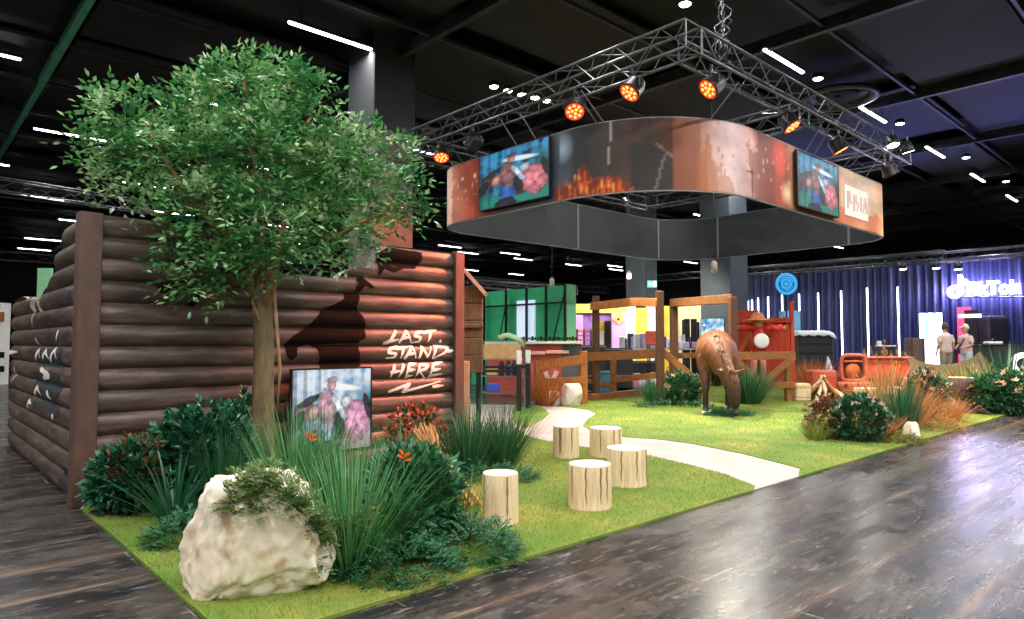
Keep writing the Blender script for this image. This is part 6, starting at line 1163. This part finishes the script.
# ------------------------------------------------------------------ two people on the stage
m_skin = M('skin', '#b98a70', '#c99a80', 6, .5)
def person(label, x, d, heading, pants, shirt, hair, cap=None, zf=.3, scale=1.0, arms=None, bag=None, short=False):
    p = at(x, 342, d); t = thing('person', label, 'person', (0, 0, 0)); b = MB(); X_ = V((1, 0, 0))
    loft(b, [((0, 0, .86), .15, .11), ((0, 0, .94), .175, .125), ((0, 0, 1.08), .15, .105), ((0, 0, 1.22), .17, .12), ((0, 0, 1.36), .185, .12), ((0, 0, 1.43), .14, .085), ((.01, 0, 1.47), .06, .06), ((.02, 0, 1.53), .055, .058), ((.025, 0, 1.57), .07, .085), ((.03, 0, 1.64), .078, .10), ((.03, 0, 1.71), .075, .095), ((.02, 0, 1.77), .045, .06), ((.02, 0, 1.785), .01, .015)], 18, X_)
    loft(b, [((.11, 0, 1.645), .014, .02), ((.14, 0, 1.62), .012, .014)], 8, UP)
    for s in (-1, 1):
        loft(b, [((.02, s * .078, 1.65), .02, .03), ((.015, s * .09, 1.65), .008, .026)], 8, UP)
        loft(b, [((0, s * .09, .92), .095, .105), ((0, s * .095, .75), .08, .085), ((.015, s * .095, .5), .058, .06), ((0, s * .095, .36), .056, .06), ((-.01, s * .095, .12), .038, .042), ((0, s * .095, .06), .042, .05)], 12, X_); loft(b, [((-.06, s * .095, .045), .03, .03), ((.02, s * .1, .05), .042, .042), ((.12, s * .105, .035), .045, .03), ((.19, s * .105, .025), .03, .018)], 10, UP)
        sh_, el, wr = [V(q) * V((1, s, 1)) for q in (arms or ((0, .185, 1.39), (-.03, .24, 1.12), (.06, .25, .88)))]
        loft(b, [(sh_, .055, .06), (sh_.lerp(el, .3), .05, .052), (el, .038, .04)], 10, X_); loft(b, [(el, .038, .04), (el.lerp(wr, .3), .04, .04), (wr, .024, .028)], 10, X_)
        dh = (wr - el).normalized(); sd = dh.cross(V((0, s, 0))).normalized(); pm = wr + dh * .09; loft(b, [(wr, .024, .028), (wr + dh * .04, .018, .036), (pm, .016, .042)], 10, V((0, 1, 0)))
        for k in range(4): q = pm + sd * (.033 - .022 * k); L_ = (.065, .078, .072, .055)[k]; b.tube([q - dh * .02, q + dh * L_ * .5, q + dh * L_ * .9 + V((0, -s * .022, 0))], [.010, .009, .007], 6)
        q = wr + dh * .035 + sd * .036; b.tube([q - sd * .02, q + sd * .02 + dh * .02, q + sd * .028 + dh * .055], [.012, .010, .008], 6)
    BD = remesh(b, 'body', m_skin, t, .0125, 3)
    c = MB(); loft(c, [((0, 0, .88), .18, .14), ((0, 0, .98), .185, .145), ((0, 0, 1.12), .175, .13), ((0, 0, 1.26), .19, .14), ((0, 0, 1.37), .195, .135), ((0, 0, 1.44), .14, .10), ((.005, 0, 1.475), .075, .075)], 18, X_)
    for s in (-1, 1): sh_, el, wr = [V(q) * V((1, s, 1)) for q in (arms or ((0, .185, 1.39), (-.03, .24, 1.12), (.06, .25, .88)))]; loft(c, [(sh_ - V((0, s * .03, -.01)), .075, .078), (sh_.lerp(el, .4), .068, .07), (sh_.lerp(el, .75), .064, .066)], 12, X_)
    remesh(c, 'shirt', shirt, t, .016, 4)
    c = MB(); loft(c, [((0, 0, .84), .17, .13), ((0, 0, .9), .185, .14), ((0, 0, 1.0), .175, .135)], 18, X_)
    for s in (-1, 1): loft(c, [((0, s * .09, .9), .108, .12), ((0, s * .096, .7), .095, .10), ((.012, s * .097, .5), .078, .082), ((0, s * .097, .48 if short else .3), .075 if short else .072, .08)] + ([] if short else [((0, s * .097, .1), .065, .07), ((0, s * .097, .07), .065, .07)]), 12, X_)
    remesh(c, 'trousers', pants, t, .016, 3)
    c = MB(); loft(c, [((-.01, 0, 1.6), .085, .085), ((.0, 0, 1.68), .088, .108), ((.005, 0, 1.74), .08, .10), ((.01, 0, 1.79), .05, .06), ((.01, 0, 1.80), .01, .01)], 16, X_)
    cp = c.obj('hair' if not cap else 'cap', cap or hair, t, True)
    if cap: c = MB(); loft(c, [((.08, 0, 1.70), .075, .012), ((.15, 0, 1.69), .07, .010), ((.21, 0, 1.675), .04, .006)], 12, UP); c.obj('cap_brim', cap, cp, True); c = MB(); loft(c, [((-.055, 0, 1.56), .05, .03), ((-.06, 0, 1.62), .07, .045), ((-.04, 0, 1.69), .07, .06)], 12, X_); c.obj('hair', hair, t, True)
    for s in (-1, 1): c = MB(); c.lathe([(.002, -.012), (.012, 0), (.002, .012)], (.118, s * .032, 1.665), 8); c.obj('eye', m_black, BD); c = MB(); loft(c, [((-.08, s * .1, .03), .04, .03), ((.03, s * .1, .045), .05, .045), ((.13, s * .105, .03), .05, .03), ((.21, s * .105, .02), .03, .018)], 12, UP); c.obj('shoe', m_white if bag else m_case, t, True)
    c = MB(); c.tube([(.125, -.025, 1.587), (.13, 0, 1.585), (.125, .025, 1.587)], .006, 6); c.obj('mouth', M('lips', '#8a4f48'), BD)
    if bag: c = MB(); c.tube([(.0, .15, 1.45), (.14, .06, 1.3), (.15, -.08, 1.1), (.02, -.2, .98), (-.14, -.06, 1.15), (-.12, .1, 1.4), (0, .15, 1.46)], .018, 6); c.obj('bag_strap', m_case, t, True); c = MB(); c.bbox((-.06, -.25, .98), (.26, .12, .3), .2, .04); c.obj('shoulder_bag', m_case, t)
    t.location = (p.x, p.y, zf); t.rotation_euler = (0, 0, heading); t.scale = (scale,) * 3; return t
hf = math.atan2(FW.y, FW.x)
person('person in a beige shirt and khaki trousers seen from behind on the stage', 945.5, 20.6, hf + .1, M('khaki_trouser', '#8a7a68', '#9a8a76', 5, .7), M('beige_shirt', '#cbb5a8', '#d9c6ba', 4, .7), M('grey_hair', '#4a4038', '#5a4e44', 9, .7))
person('person with a pale cap, pink top and shoulder bag facing left', 966, 20.9, hf + 1.75, M('light_jeans', '#b9bccb', '#c8cbd8', 5, .7), M('pink_top', '#d3a8ac', '#e0bcc0', 4, .7), M('brown_hair', '#5a3f30', '#6a4a38', 9, .7), cap=M('pale_cap', '#e6d2c0', '#f0e0d0', 6, .6), arms=((0, .185, 1.39), (.02, .25, 1.13), (.2, .16, 1.06)), bag=True, scale=.98)
# ------------------------------------------------------------------ far left glimpses
b = MB(); p, q = at(36, 342, 21), at(50, 342, 21); t = thing('green_board', 'pale green board showing above the torn left wall', 'board', (p.x, p.y, 0)); z1 = zz(268, 21); b.bar((p.x, p.y, z1 / 2), (q.x, q.y, z1 / 2), .08, z1); b.obj('panel', M('pale_green_board', '#8fcf9c', '#a2dcae', 2, .6), t); c = (p + q) / 2; b = MB(); b.bbox((c.x, c.y, .03), (.6, .4, .06), -A); b.obj('foot', m_black, t)
p, q = at(-6, 342, 24), at(4.5, 342, 24); t = thing('white_kiosk', 'white and orange kiosk at the left edge of the picture', 'kiosk', (p.x, p.y, 0)); z1 = zz(303, 24); b = MB(); b.bar((p.x, p.y, z1 / 2), (q.x, q.y, z1 / 2), .5, z1); b.obj('kiosk_body', m_white, t)
for y0, y1, m_ in ((312, 322, m_orgwood), (352, 358, m_black), (366, 372, m_black)): b = MB(); b.bar(at(-6, (y0 + y1) / 2, 23.65), at(4, (y0 + y1) / 2, 23.65), .05, (y1 - y0) / 676 * 23.6); b.obj('front_panel', m_, t)
# ------------------------------------------------------------------ general hall light, exposure
w = bpy.data.worlds.new('world'); sc.world = w; w.use_nodes = True; w.node_tree.nodes['Background'].inputs[0].default_value = (.5, .55, .6, 1); w.node_tree.nodes['Background'].inputs[1].default_value = .05
sc.view_settings.view_transform = 'Standard'; sc.view_settings.look = 'None'; sc.view_settings.gamma = 1; sc.view_settings.use_curve_mapping = False
sc.view_settings.exposure = .55
sc.cycles.use_denoising = True; sc.cycles.max_bounces = 6; sc.cycles.sample_clamp_indirect = 4
